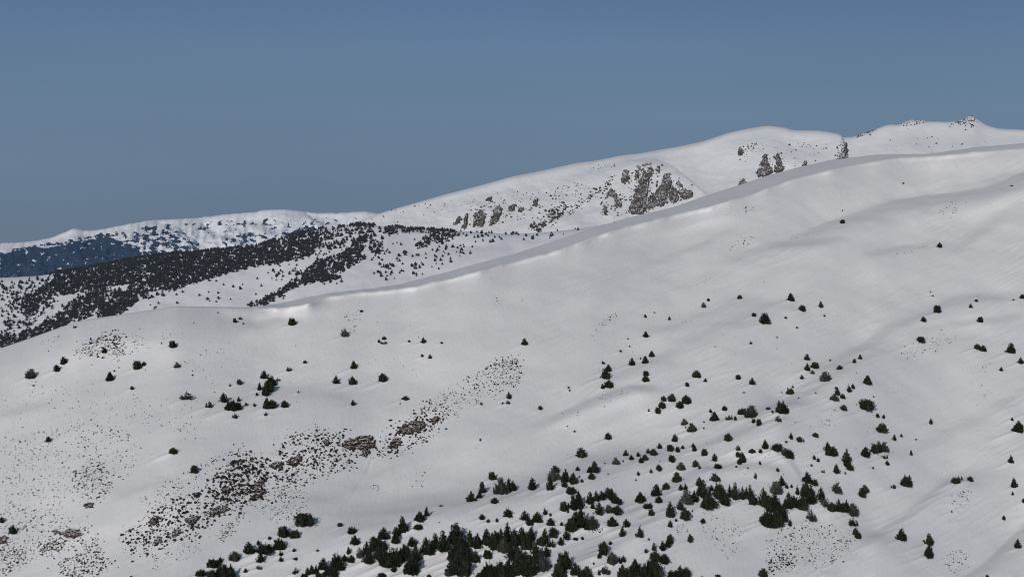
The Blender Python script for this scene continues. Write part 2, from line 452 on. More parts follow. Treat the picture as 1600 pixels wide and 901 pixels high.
def leaf_mat(name, cols, scale, haze=None):
    m, nt, b = nodes_of(name)
    tc = N(nt, 'ShaderNodeTexCoord'); oi = N(nt, 'ShaderNodeObjectInfo')
    n1 = N(nt, 'ShaderNodeTexNoise', Scale=scale, Detail=5.0, Roughness=0.7)
    nt.links.new(tc.outputs['Object'], n1.inputs['Vector'])
    ad = N(nt, 'ShaderNodeMath', operation='MULTIPLY_ADD'); ad.inputs[1].default_value = .22
    nt.links.new(oi.outputs['Random'], ad.inputs[0]); nt.links.new(n1.outputs['Fac'], ad.inputs[2])
    r = ramp(nt, ad.outputs[0], [(0.35+0.5*i/(len(cols)-1), c) for i, c in enumerate(cols)])
    nt.links.new(r.outputs['Color'], b.inputs['Base Color'])
    b.inputs['Roughness'].default_value = 0.8
    b.inputs['Specular IOR Level'].default_value = 0.15
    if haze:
        b.inputs['Emission Color'].default_value = (*haze, 1); b.inputs['Emission Strength'].default_value = 1.0  # haze in front of far needles put in as faint emission
    return m

M = {}
M['snow'] = snow_mat('packed_snow', (.70,.70,.71), (.78,.775,.77), .03, .28, .6)
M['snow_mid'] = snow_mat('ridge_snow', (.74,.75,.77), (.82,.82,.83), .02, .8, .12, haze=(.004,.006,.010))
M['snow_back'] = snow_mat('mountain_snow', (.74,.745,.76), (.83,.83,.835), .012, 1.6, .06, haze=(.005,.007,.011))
M['snow_far'] = snow_mat('distant_snow', (.74,.75,.78), (.85,.85,.86), .003, 30, .004, haze=(.012,.02,.034))  # slight blue and glow stand in for haze over the range
M['ground'] = snow_mat('plain_snow', (.70,.72,.76), (.8,.8,.82), .002, 1, .01)
M['rock'] = rock_mat('brown_rock', [(.009,.008,.007),(.034,.022,.018),(.085,.056,.042)], .55, .5, snow=(.75,.75,.76), snow_thr=.74)
M['stone'] = rock_mat('dark_stone', [(.011,.010,.009),(.027,.022,.019),(.062,.048,.039)], .12, .15)
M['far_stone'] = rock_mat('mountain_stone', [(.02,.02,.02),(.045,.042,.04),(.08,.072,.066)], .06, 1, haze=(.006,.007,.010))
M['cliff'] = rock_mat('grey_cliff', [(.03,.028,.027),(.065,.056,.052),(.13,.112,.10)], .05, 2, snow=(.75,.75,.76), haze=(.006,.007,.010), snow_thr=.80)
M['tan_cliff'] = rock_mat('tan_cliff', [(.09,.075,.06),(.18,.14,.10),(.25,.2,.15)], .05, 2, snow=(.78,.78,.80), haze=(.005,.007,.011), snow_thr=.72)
M['leaf'] = leaf_mat('pine_needles', [(.007,.010,.007),(.016,.022,.013),(.036,.042,.024)], 1.6)
M['leaf_frost'] = leaf_mat('grey_needles', [(.018,.021,.019),(.04,.044,.038),(.08,.082,.07)], 1.6)
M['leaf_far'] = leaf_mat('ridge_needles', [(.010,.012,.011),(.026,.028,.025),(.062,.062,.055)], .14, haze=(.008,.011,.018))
M['scrub'] = leaf_mat('scrub_needles', [(.014,.015,.011),(.032,.031,.022),(.07,.062,.044)], .3)
M['far_wood'] = leaf_mat('distant_wood', [(.010,.018,.034),(.018,.03,.052),(.03,.045,.07)], .004, haze=(.014,.025,.048))  # blue of the distance haze painted into the wood's colour, plus a glow
M['bark'] = rock_mat('bark', [(.03,.024,.02),(.06,.048,.04),(.09,.075,.06)], 6, .02)

# ------------------------------------------------------------------ the trees on the near slope: per tile of the photograph "x,foot,height,width,shape" (quarter pixels)
# shapes: c pointed, r round, s sparse, b several stems grown together
TILES = {
(0,450): """193,562,60,58,r 397,475,50,44,r 355,520,44,44,r 686,578,60,46,c 714,522,14,12,r 857,506,56,52,r 900,484,28,26,r 1105,497,38,34,r 1080,372,46,46,r 1009,350,14,12,r 873,257,8,8,r
649,405,42,34,c 470,250,26,26,s 568,350,24,24,s 743,500,10,8,r 908,516,8,8,r 825,634,26,22,r 836,670,8,10,r 1202,548,14,14,r 1163,696,62,62,s 1308,745,54,46,s 1397,712,62,48,c 1447,762,78,62,b 1490,760,50,40,r 1492,708,36,24,c
1470,812,42,36,s 1538,735,24,18,r 1590,740,24,16,r 1437,614,22,14,c 1496,602,36,32,r 1327,597,8,8,r 1342,652,8,8,r 1468,216,30,24,r 1500,195,22,34,s 1520,226,14,14,r 1362,158,10,10,r 1211,220,8,8,r 1382,496,8,8,r 210,612,10,18,s""",
(400,450): """225,230,60,42,b 555,302,66,50,s 658,150,16,24,s 800,322,24,28,r 768,340,22,16,r 795,348,20,56,s 956,338,18,24,r 1045,343,40,36,c 1160,348,16,16,r 1038,430,20,16,r 1087,440,32,24,c 610,502,54,44,c 500,596,54,44,c 602,602,56,54,c 792,583,58,52,r
306,470,20,24,r 203,518,40,40,s 50,565,56,46,c 138,580,30,24,s 98,605,64,56,b 80,645,70,56,r 60,672,56,46,r 22,638,54,28,c 5,672,22,16,r 66,752,74,40,c 104,750,56,52,r 178,744,48,44,r 60,798,34,24,s 266,655,18,14,c 606,732,38,32,c 935,698,28,42,r 900,724,12,12,r
1580,690,48,34,c 1575,724,34,28,s 1540,726,26,14,s 1408,730,30,20,s 758,214,6,8,r 248,362,8,8,r 213,588,7,7,r 372,852,7,8,r""",
(800,450): """77,355,46,42,c 1197,122,36,28,r 1227,82,20,18,r 1423,68,28,32,r 1512,178,26,30,r 1578,222,72,56,r 833,184,24,20,c 888,156,10,16,r 983,200,28,18,c 836,306,42,38,c 724,320,10,14,r 735,368,14,14,r 679,400,18,16,r 749,483,54,40,c 873,430,44,40,c 832,470,52,44,c 804,446,16,8,c
570,474,28,28,s 602,520,48,44,c 586,566,70,48,r 604,622,52,56,r 566,628,36,26,c 836,548,34,36,r 834,584,44,44,r 354,626,14,16,r 361,644,16,16,r 176,760,28,24,r 347,866,10,10,r 392,900,16,18,r 1152,558,48,56,r 1209,586,26,24,c 1094,614,28,26,r 1413,570,32,30,r 1500,602,48,42,c
1492,350,20,20,c 1270,368,10,10,r 1449,656,10,16,r 998,706,50,52,r 948,706,36,34,r 937,750,48,46,r 910,783,42,34,r 855,770,20,14,c 1089,720,58,56,r 1050,748,46,50,r 1100,726,16,14,r 1328,764,32,34,r 1240,778,28,22,c 1264,828,60,50,c 1345,824,36,34,s 1366,822,44,34,s 1396,826,28,20,r 1441,788,50,52,b
1496,806,76,70,r 1543,860,46,30,r 1510,842,28,24,r 1076,854,42,40,r 1122,896,58,54,r 1085,875,16,12,r 1200,840,12,12,r 1199,880,12,12,r 577,742,8,12,r 801,654,6,8,r 315,782,6,8,r 1595,760,20,16,r""",
(1200,450): """142,80,54,46,c 213,144,42,42,r 329,122,46,32,c 110,190,14,20,r 180,252,16,20,r 56,312,14,14,r 56,380,8,8,r 352,178,14,24,r 244,450,46,38,c 246,516,52,40,c 290,500,40,54,r 277,536,26,26,r 211,568,30,28,c 388,456,14,14,c 447,508,28,38,r 540,468,32,28,c 576,444,34,26,c 357,580,60,60,r 622,602,62,52,c
506,648,44,36,c 530,628,36,26,c 428,634,20,22,r 434,668,40,30,r 416,702,46,50,r 466,690,34,34,r 140,662,48,48,b 155,624,20,14,c 86,656,10,10,r 299,660,14,10,r 192,690,12,12,r 90,780,88,66,b 62,832,48,50,s 28,780,20,16,r 8,760,20,14,r 472,762,36,46,r 616,760,70,84,r 660,682,12,14,r 684,808,30,24,r 722,814,26,18,r 708,898,66,66,b
416,766,10,10,r 172,840,8,10,r 1018,850,42,26,c 1526,828,24,20,c 1568,900,76,64,c 1057,154,50,46,r 972,210,34,34,r 1267,124,32,26,c 1303,86,18,24,r 1325,212,40,46,b 1590,66,32,32,r 1535,78,14,18,r 955,340,40,52,r 1308,382,38,40,r 1344,394,40,44,r 1520,406,70,54,c 1579,472,44,40,c 1458,518,30,26,c 1030,52,10,20,r 1016,28,10,10,r 855,368,10,10,r""",
(1200,170): """465,718,28,30,r 845,471,11,15,r 1073,868,36,36,c 1524,486,10,18,r 465,640,10,10,r""",
(0,676): """303,56,38,36,r 1082,130,44,50,r 1214,250,52,44,r 1453,186,18,16,r 80,628,54,52,r 14,560,36,28,r 1553,752,78,64,c 1465,796,60,60,r 1330,836,64,70,b 1376,804,36,28,c 1258,892,54,60,b 1325,912,60,60,r 1395,900,104,74,b 1440,915,100,60,c 1535,870,30,26,c 818,900,12,16,r""",
(400,676): """300,576,78,104,r 174,648,68,62,r 242,654,68,54,b 145,725,76,70,b 58,748,76,96,b 14,700,36,26,c 84,664,22,22,r 158,765,40,34,s 28,806,60,48,c 18,850,34,40,s 155,802,34,30,c 238,740,26,26,c 243,790,20,52,s 384,738,14,28,s 245,880,54,36,s 525,584,26,32,r 598,628,54,54,b 616,698,64,54,c 797,660,76,64,c 915,620,106,56,c 872,690,80,50,c 875,640,60,50,c
1025,552,66,62,c 1066,520,66,28,c 1013,598,38,62,b 1155,460,20,24,s 1476,292,52,46,r 1530,380,104,72,r 1580,362,86,44,c 1413,372,74,44,c 1398,408,50,40,c 1346,428,66,58,c 1490,438,38,50,r 1578,524,70,66,s 1410,540,36,36,r 1451,558,24,22,r 1505,556,30,20,c 1145,562,8,10,r 1402,50,18,14,r 1376,100,7,8,r
1252,690,130,88,r 1120,720,100,54,c 1170,736,130,80,c 1060,700,56,40,c 1080,756,70,66,r 1045,745,60,40,c 975,705,62,56,c 745,735,90,70,r 690,760,90,46,c 652,780,90,46,s 578,756,52,30,c 552,800,48,42,c 596,808,52,46,c 700,812,100,66,c 765,790,90,50,b 800,730,60,40,c 835,832,140,100,b 905,800,90,60,c 935,780,100,60,b 1000,800,110,66,c
970,876,130,100,b 860,866,50,36,c 510,800,70,46,s 490,835,76,46,b 420,850,76,56,c 530,855,70,60,c 470,896,90,76,b 348,880,60,34,c 322,886,54,34,c 376,880,60,24,c 300,905,40,44,b 390,905,46,44,c 785,900,36,60,b 1080,900,20,30,r
1335,710,110,60,c 1385,720,100,50,c 1440,700,110,56,c 1490,725,130,66,b 1530,710,120,60,c 1572,690,140,60,c 1445,782,70,50,b 1375,808,70,50,c 1225,800,110,60,b 1285,815,130,80,r 1240,880,120,90,b 1300,890,120,80,r 1335,800,100,60,c 1200,890,60,50,s 1550,745,100,60,r 1595,790,120,60,c 1460,905,120,90,b 1525,905,110,80,r 1580,895,120,70,c 1400,905,50,50,b 1270,740,90,70,r""",
(800,676): """127,355,80,52,c 6,360,66,40,c 268,250,50,56,r 252,300,70,50,r 238,355,90,46,c 285,292,46,44,r 335,310,90,48,c 325,338,54,40,c 382,318,78,52,c 368,378,60,56,b 410,236,32,28,c 436,308,24,20,r 422,278,14,12,r 515,248,78,58,c 484,248,44,34,c 496,288,44,44,r 432,152,62,56,r 600,40,46,42,r 648,196,46,42,r 694,182,18,14,r 711,144,44,34,c 745,168,36,34,c
788,148,34,26,c 806,186,44,34,b 832,170,40,40,r 850,128,38,26,c 885,140,46,48,r 922,98,40,34,c 988,114,46,46,r 1018,54,54,40,c 1035,120,36,28,r 1067,100,26,22,r 1132,90,30,26,c 1140,114,32,30,r 1202,142,46,40,r 997,182,48,38,r 1054,230,50,54,r 1030,306,70,60,c 917,236,44,36,r 868,250,32,20,c 788,264,28,20,c 774,298,12,12,r 600,260,10,10,r 580,194,12,10,r 923,180,11,10,r
1147,212,48,38,r 1173,226,24,18,r 1265,176,54,38,c 1283,222,42,44,b 1352,50,52,50,r 1412,108,44,42,s 1412,150,36,28,r 1437,184,72,40,c 1420,196,34,30,r 1500,124,28,44,r 1552,124,26,24,r 1582,98,62,38,c 1402,216,16,20,r 1473,224,14,14,r 1549,198,28,18,c 1520,286,56,24,s 902,394,80,56,c 916,436,48,44,r 962,354,50,46,r 803,436,72,60,c 848,472,46,46,b 872,516,44,38,r
1055,358,42,34,c 1083,356,46,28,c 1170,330,60,44,c 1266,300,50,58,r 1192,400,110,76,c 1090,440,86,62,r 1140,428,70,50,c 1245,362,42,34,c 1295,390,100,60,b 1285,410,60,44,r 1330,450,80,60,r 1360,400,84,30,c 1394,416,110,46,c 1440,416,86,32,c 1487,420,100,40,c 1465,410,80,28,c 1505,446,70,50,r 1215,474,90,66,r 1250,466,70,60,r 1050,480,70,40,c 988,524,104,52,c 1080,542,76,56,r 1127,496,34,8,s 1126,530,20,8,s 1192,562,36,34,b
988,588,50,32,c 1025,552,24,18,c 1572,460,124,60,c 1590,580,110,60,b 1560,560,60,40,s 380,478,110,48,c 415,470,116,60,c 350,498,18,24,r 326,486,60,44,r 488,444,84,44,c 525,424,66,40,c 560,416,60,40,c 597,406,72,50,c 620,420,80,46,c 645,440,60,46,c 665,446,46,44,r 504,472,38,28,c 543,510,82,50,c 605,496,50,52,r 628,494,44,40,s 660,510,62,48,r 370,610,100,72,b 400,560,80,60,c 432,590,130,76,c 480,600,90,60,b 505,590,76,50,r
310,578,28,22,c 240,576,50,48,r 205,510,48,30,c 240,520,22,14,r 78,544,66,46,c 108,574,50,50,r 158,556,70,56,c 624,580,62,60,c 714,588,58,48,c 690,646,66,38,c 797,650,68,42,c 803,582,12,8,r 855,670,20,14,c 975,712,60,36,c 988,690,62,34,r 940,732,62,38,c 1112,682,54,34,r 838,748,40,30,s 888,736,76,24,s 570,760,86,52,r 580,730,50,40,c 545,780,30,30,r 614,698,26,22,r 625,816,76,54,r 675,812,56,40,s 695,805,46,30,c
543,886,38,22,c 582,880,66,54,s 510,822,18,12,c 895,800,66,56,r 948,812,60,60,r 770,895,116,72,c 730,905,80,60,b 690,905,90,60,c 830,900,90,64,c 870,880,90,60,r 905,905,110,70,r 1000,905,60,56,b 1050,905,80,56,c 1090,905,70,46,r 300,905,110,80,b 325,850,124,88,b 395,885,84,56,c 468,905,80,60,c 440,900,60,50,b
205,690,100,44,c 258,650,64,52,r 180,702,60,48,r 236,710,60,56,s 338,664,60,44,c 305,698,56,40,c 60,690,110,60,c 120,670,90,46,c 20,700,100,60,c 90,725,110,66,r 150,800,120,80,c 60,830,130,90,b 185,860,120,70,r 105,890,120,80,b 20,890,110,70,c 215,770,70,44,c 245,840,28,14,c 398,668,18,40,s 440,666,22,20,r 20,790,90,70,r 1288,900,26,52,s 1570,898,58,60,r 1187,900,10,12,r""",
(1200,676): """55,112,50,68,r 105,140,50,44,r 130,156,58,64,r 195,56,36,38,r 143,40,46,26,c 113,62,16,20,r 295,26,32,40,r 223,58,26,10,c 288,166,30,22,r 312,180,24,22,r 271,208,16,16,r 372,118,68,40,c 385,140,60,46,r 410,142,60,44,r 340,248,26,24,s 426,252,64,38,c 490,190,92,54,c 488,210,50,36,r 512,232,46,48,r 482,258,20,12,c 610,148,66,58,c 665,126,64,44,r 692,120,76,36,c 725,116,62,48,r 725,160,34,44,s
744,200,32,28,c 656,224,14,16,s 790,48,44,28,c 833,26,26,18,c 925,46,12,14,r 894,140,38,20,c 862,332,80,62,b 786,346,36,38,s 588,400,60,44,r 605,372,52,46,r 427,372,80,70,s 60,242,26,20,r 85,328,62,42,c 48,376,76,66,r 116,346,26,22,r 147,342,26,16,r 182,386,64,22,c 245,312,72,56,c 290,328,48,44,b 235,400,110,56,c 268,440,120,66,c 215,480,100,60,r 130,470,106,64,c 165,460,80,50,b 330,420,90,42,c 355,460,76,52,s
400,488,60,50,r 440,490,84,40,c 468,492,60,46,r 490,490,76,36,c 532,516,80,56,r 525,578,64,56,s 548,640,52,40,r 562,660,50,34,b 272,552,96,50,s 137,582,50,26,c 12,585,120,76,b 60,580,120,70,r 40,500,140,66,c 92,550,110,54,r 5,490,110,50,c 834,672,80,58,c 1006,698,74,56,c 1002,778,92,52,b 1175,316,54,46,b 1210,296,30,16,c 1265,302,34,38,r 1519,188,54,38,c 1537,340,62,38,c 1529,388,26,18,c 1474,544,34,26,c 1147,498,22,16,s
1560,718,62,40,c 1370,902,22,26,c 1597,436,30,20,r""",
}
for (ox, oy), txt in TILES.items():
    for it in txt.split():
        a, b, c, d, sh = it.split(',')
        px, py = ox+float(a)/4, oy+float(b)/4
        TREES.append(dict(px=px, py=py-0.4, h=float(c)/4*1.02, w=float(d)/4, shape=sh, k=random.random()))

def sub_crown(rng, n_clump, h, r, x0=0, y0=0, style='c', z0=0.0):
    """leaf sprays spread through the volume of one leader: triangles as (n,3,3)"""
    tris = []
    for i in range(n_clump):
        u = rng.random()
        z = 1-math.sqrt(1-u*0.985) if style == 'c' else u**0.85
        z = min(max(z, .02), .985)
        if style == 'c': rad = (1-z)**0.85*(0.6+0.4*min(z/.14, 1))
        else: rad = math.sqrt(max(1-(abs(z-.40)/.62)**2.2, 0.02))
        az = rng.random()*2*math.pi
        lob = 1+0.26*math.sin(3*az+5*z+x0*9)+0.16*math.sin(7*az-11*z)
        rr = r*rad*lob*(0.45+0.6*math.sqrt(rng.random()))
        c = np.array([x0+math.cos(az)*rr, y0+math.sin(az)*rr, z0+z*h*0.94])
        out = np.array([math.cos(az), math.sin(az), 0.55+0.6*z])
        L = (0.085+0.065*rng.random())*(0.55+0.65*(1-z))
        if style == 'r': L *= .82
        for k in range(8):
            d = out*0.8 + rng.normal(size=3)*0.55; d[2] += .45; d /= np.linalg.norm(d)
            sd = np.cross(d, rng.normal(size=3)); sd /= np.linalg.norm(sd)+1e-9
            p = c + rng.normal(size=3)*0.022
            w = L*(0.19+0.12*rng.random())
            tris.append([p-sd*w, p+sd*w, p+d*L])
    return tris

def core(rng, h, r, x0, y0, style, z0=0.0, seed=0):
    nz, na = 7, 9
    v = []
    for i in range(nz):
        z = i/(nz-1)
        if style == 'c': rad = (1-z)**0.8*(0.6+0.4*min(z/.16, 1))
        else: rad = math.sqrt(max(1-(abs(z-.40)/.62)**2.2, 0.0))
        for j in range(na):
            az = 2*math.pi*j/na
            q = r*rad*0.62*(0.75+0.5*rng.random())
            v.append([x0+math.cos(az)*q, y0+math.sin(az)*q, z0+z*h*0.88])
    v = np.array(v); t = []
    for i in range(nz-1):
        for j in range(na):
            a = i*na+j; b = i*na+(j+1) % na; c = a+na; d = b+na
            t.append([v[a], v[b], v[d]]); t.append([v[a], v[d], v[c]])
    return t

def crown_tris(seed, shape, dens=1.0):
    rng = np.random.default_rng(seed)
    T = []
    def add(n, h, r, x, y, st, z0=0.0, solid=True):
        T.extend(sub_crown(rng, int(n*dens), h, r, x, y, st, z0))
        if solid: T.extend(core(rng, h, r, x, y, st, z0))
    if shape == 'c':
        add(120, 1, .44, 0, 0, 'c')
        for i in range(rng.integers(1, 3)):
            a = rng.random()*6.28; add(34, .45+.3*rng.random(), .22, math.cos(a)*.24, math.sin(a)*.24, 'c')
    elif shape == 'r':
        add(80, .92, .36, 0, 0, 'r')
        for i in range(4):
            a = 1.57*i+rng.random(); add(36, .6+.35*rng.random(), .22, math.cos(a)*.28, math.sin(a)*.28, 'r' if rng.random() < .6 else 'c')
    elif shape == 'b':
        for i in range(5):
            a = 1.26*i+rng.random()*.6; q = .14+.2*rng.random()
            add(44, .6+.42*rng.random(), .24, math.cos(a)*q, math.sin(a)*q, 'c')
        add(50, .62, .36, 0, 0, 'r')
    else:
        for i in range(6):
            a = 1.05*i+rng.random()*.5; q = .10+.34*rng.random()
            add(16, .35+.6*rng.random(), .12, math.cos(a)*q, math.sin(a)*q, 'c', .02*rng.random(), solid=i < 3)
        add(16, .5, .3, 0, 0, 'r', 0, solid=False)
    return np.array(T)

def trunk_geo(seed):
    rng = np.random.default_rng(seed)
    V = []; Fc = []
    def tube(p0, p1, r0, r1, n=6):
        p0 = np.array(p0); p1 = np.array(p1); d = p1-p0; d = d/np.linalg.norm(d)
        a = np.cross(d, [0.3, 1, 0.2]); a /= np.linalg.norm(a); b = np.cross(d, a)
        i0 = len(V)
        for p, r in ((p0, r0), (p1, r1)):
            for k in range(n):
                q = 2*math.pi*k/n; V.append(p+a*math.cos(q)*r+b*math.sin(q)*r)
        for k in range(n):
            Fc.append([i0+k, i0+(k+1) % n, i0+n+(k+1) % n, i0+n+k])
    z = -0.12; x = y = 0
    for i in range(4):
        nx, ny = x+rng.normal()*.012, y+rng.normal()*.012
        tube((x, y, z), (nx, ny, z+.26), .042-.009*i, .033-.009*i); x, y, z = nx, ny, z+.26
    for i in range(9):
        a = rng.random()*6.28; h = .08+.07*i; L = .34*(1-h)
        tube((0, 0, h), (math.cos(a)*L, math.sin(a)*L, h+.10), .014, .005, 4)
    return np.array(V), np.array(Fc)

PROTO = {}
def build_protos():
    hold = []
    for sh, n in (('c', 6), ('r', 6), ('b', 5), ('s', 4)):
        for i in range(n):
            T = crown_tris(100*ord(sh)+i, sh)
            v = T.reshape(-1, 3); f = np.arange(len(v)).reshape(-1, 3)
            o = mesh_obj('crown', v, f, M['leaf_frost' if sh == 's' and i < 2 or sh == 'r' and i == 0 else 'leaf']); me = o.data; bpy.data.objects.remove(o)
            V, Fc = trunk_geo(900+i)
            t = mesh_obj('trunk', V, Fc, M['bark']); tm = t.data; bpy.data.objects.remove(t)
            PROTO.setdefault(sh, []).append((me, tm))
    for i in range(4):
        T = crown_tris(7000+i, 'c' if i % 2 else 'r', .45)
        v = T.reshape(-1, 3); f = np.arange(len(v)).reshape(-1, 3)
        o = mesh_obj('pine_sapling', v, f, M['leaf']); PROTO.setdefault('tiny', []).append(o.data); bpy.data.objects.remove(o)

def place_trees(sheet):
    build_protos()
    order = sorted(TREES, key=lambda t: -t['h']*t['w'])
    for i, t in enumerate(order): t['kind'] = 'tree' if i < 300 else 'dwarf'
    for i, t in enumerate(TREES):
        p = sheet.at(t['px'], t['py'])
        s = p[1]/F
        H = t['h']*s*(1.10 if t['h'] > 15 else 1.07); W = t['w']*s*(1.28 if t['h'] > 15 else 1.10)
        rz = random.random()*6.28
        cm, tm = random.choice(PROTO[t['shape']])
        if t['kind'] == 'dwarf':
            o = bpy.data.objects.new('dwarf_pine', cm if t['h'] > 5 else random.choice(PROTO['tiny']))
        else:
            o = bpy.data.objects.new('pine_tree', None); o.empty_display_size = .5
        COL.objects.link(o)
        o.location = p - np.array([0, 0, .15]); o.scale = (W, W, H); o.rotation_euler = (0, 0, rz)
        if t['kind'] == 'tree':
            for nm, me in (('trunk', tm), ('crown', cm)):
                c = bpy.data.objects.new(nm, me); COL.objects.link(c); c.parent = o
        t['obj'] = o; t['z'] = p

# ------------------------------------------------------------------ stones, scrub, crags
PHI = (1+5**.5)/2
ICO_V = np.array([(-1,PHI,0),(1,PHI,0),(-1,-PHI,0),(1,-PHI,0),(0,-1,PHI),(0,1,PHI),(0,-1,-PHI),(0,1,-PHI),(PHI,0,-1),(PHI,0,1),(-PHI,0,-1),(-PHI,0,1)])/1.9
ICO_F = np.array([(0,11,5),(0,5,1),(0,1,7),(0,7,10),(0,10,11),(1,5,9),(5,11,4),(11,10,2),(10,7,6),(7,1,8),(3,9,4),(3,4,2),(3,2,6),(3,6,8),(3,8,9),(4,9,5),(2,4,11),(6,2,10),(8,6,7),(9,8,1)])

def sample_poly(pg, n, rng):
    xs = [p[0] for p in pg]; ys = [p[1] for p in pg]
    out = []
    while len(out) < n:
        x = rng.uniform(min(xs), max(xs), 4*n); y = rng.uniform(min(ys), max(ys), 4*n)
        k = inside(x, y, pg)
        out.extend(zip(x[k], y[k]))
    return np.array(out[:n])

def scatter(sheet, areas, rng, name, mat, leafy=False):
    V = []; Fc = []; off = 0
    for pg, n, smin, smax, clump in areas:
        n = int(n*(1.6 if smax > 3.9 else 1.35)) if not leafy else n
        pts = sample_poly(pg, int(n*2.6), rng)
        # clumped along the fall line
        q = pts[:, 0]*.8+pts[:, 1]*.6; r = -pts[:, 0]*.6+pts[:, 1]*.8
        d = fbm(q/12+rng.integers(99), r/5.0, 71, 4, .65) + .3*noise(pts[:, 0]/26, pts[:, 1]/20, 72) + .25*rng.normal(size=len(pts))
        pts = pts[d > np.quantile(d, clump)] if clump > 0 else pts
        pts = pts[rng.permutation(len(pts))[:n]]
        pts = pts + rng.normal(size=pts.shape)*min(10, 2.0+.02*n)*rng.random((len(pts), 1))
        for x, y in pts:
            p = sheet.at(x, y); s = p[1]/F
            size = (smin+(smax-smin)*rng.random()**2.4)*s*.92
            if leafy and rng.random() < .75:
                k = 9; T = []
                for i in range(k):
                    dd = rng.normal(size=3); dd[2] = abs(dd[2])*.8+.1; dd /= np.linalg.norm(dd)
                    sd = np.cross(dd, rng.normal(size=3)); sd /= np.linalg.norm(sd)
                    b = p+rng.normal(size=3)*size*.25*np.array([1, 1, .3])
                    T += [b-sd*size*.2, b+sd*size*.2, b+dd*size*.62]
                V.append(np.array(T)); Fc.append(np.arange(3*k).reshape(-1, 3)+off); off += 3*k
                continue
            v = ICO_V*(0.6+0.8*rng.random((12, 1)))
            a = rng.random()*6.28; R2 = np.array([[math.cos(a), -math.sin(a), 0], [math.sin(a), math.cos(a), 0], [0, 0, 1]])
            v = (v*np.array([.5+.3*rng.random(), .5, .5+.35*rng.random()]))@R2.T
            V.append(v*size + p + np.array([0, 0, size*.08])); Fc.append(ICO_F+off); off += 12
    o = mesh_obj(name, np.vstack(V), np.vstack(Fc), mat)
    return o

def rock_patch(sheet, pg, name, mat, step, height, thr, seed, scale, edge=3.0, parent=None, lift=0.0, stretch=(1, 1), tooth=0.0):
    """a crag: the ground itself pushed out through the snow in broken relief, buried again towards its ragged rim"""
    xs = [p[0] for p in pg]; ys = [p[1] for p in pg]
    gx = np.arange(min(xs)-edge, max(xs)+edge+step, step); gy = np.arange(min(ys)-edge, max(ys)+edge+step, step)
    PX, PY = np.meshgrid(gx, gy)
    P = np.array([[sheet.at(x, y) for x in gx] for y in gy])
    dx = np.gradient(P, axis=1); dy = np.gradient(P, axis=0)
    nr = np.cross(dx, -dy); nr /= np.linalg.norm(nr, axis=-1, keepdims=True)+1e-9
    nr *= np.sign((nr*-P).sum(-1, keepdims=True))
    # distance to the outline (positive inside), wobbled
    d = np.full(PX.shape, 1e9)
    n = len(pg)
    for i in range(n):
        x0, y0 = pg[i]; x1, y1 = pg[(i+1) % n]
        vx, vy = x1-x0, y1-y0
        t = np.clip(((PX-x0)*vx+(PY-y0)*vy)/(vx*vx+vy*vy+1e-9), 0, 1)
        d = np.minimum(d, np.hypot(PX-x0-t*vx, PY-y0-t*vy))
    d = np.where(inside(PX, PY, pg), d, -d)
    f = fbm(PX/scale/stretch[0]+seed, PY/scale/stretch[1], seed, 5, .58)
    g = ridged(PX/scale/1.7+seed, PY/scale/1.1, seed+5, 3)
    h = (f*1.3+g*.5-thr) + np.clip(d/edge, -1.6, .6)*.75
    s = P[..., 1:2]/F
    hh = np.clip(h, -1.2, 1.0)*height + lift
    hh = np.where(h > 0, hh+tooth*height*(RNG.random(h.shape)-.5), hh)
    Q = P + nr*hh[..., None]*s
    ny, nx = PX.shape
    i = np.arange(ny*nx).reshape(ny, nx)
    q = np.stack([i[:-1, :-1], i[:-1, 1:], i[1:, 1:], i[1:, :-1]], -1).reshape(-1, 4)
    hm = h.reshape(-1)[q].max(axis=1)
    q = q[hm > -.25]
    if len(q) == 0: return None
    used = np.unique(q); rem = np.zeros(ny*nx, int); rem[used] = np.arange(len(used))
    return mesh_obj(name, Q.reshape(-1, 3)[used], rem[q], mat, parent)

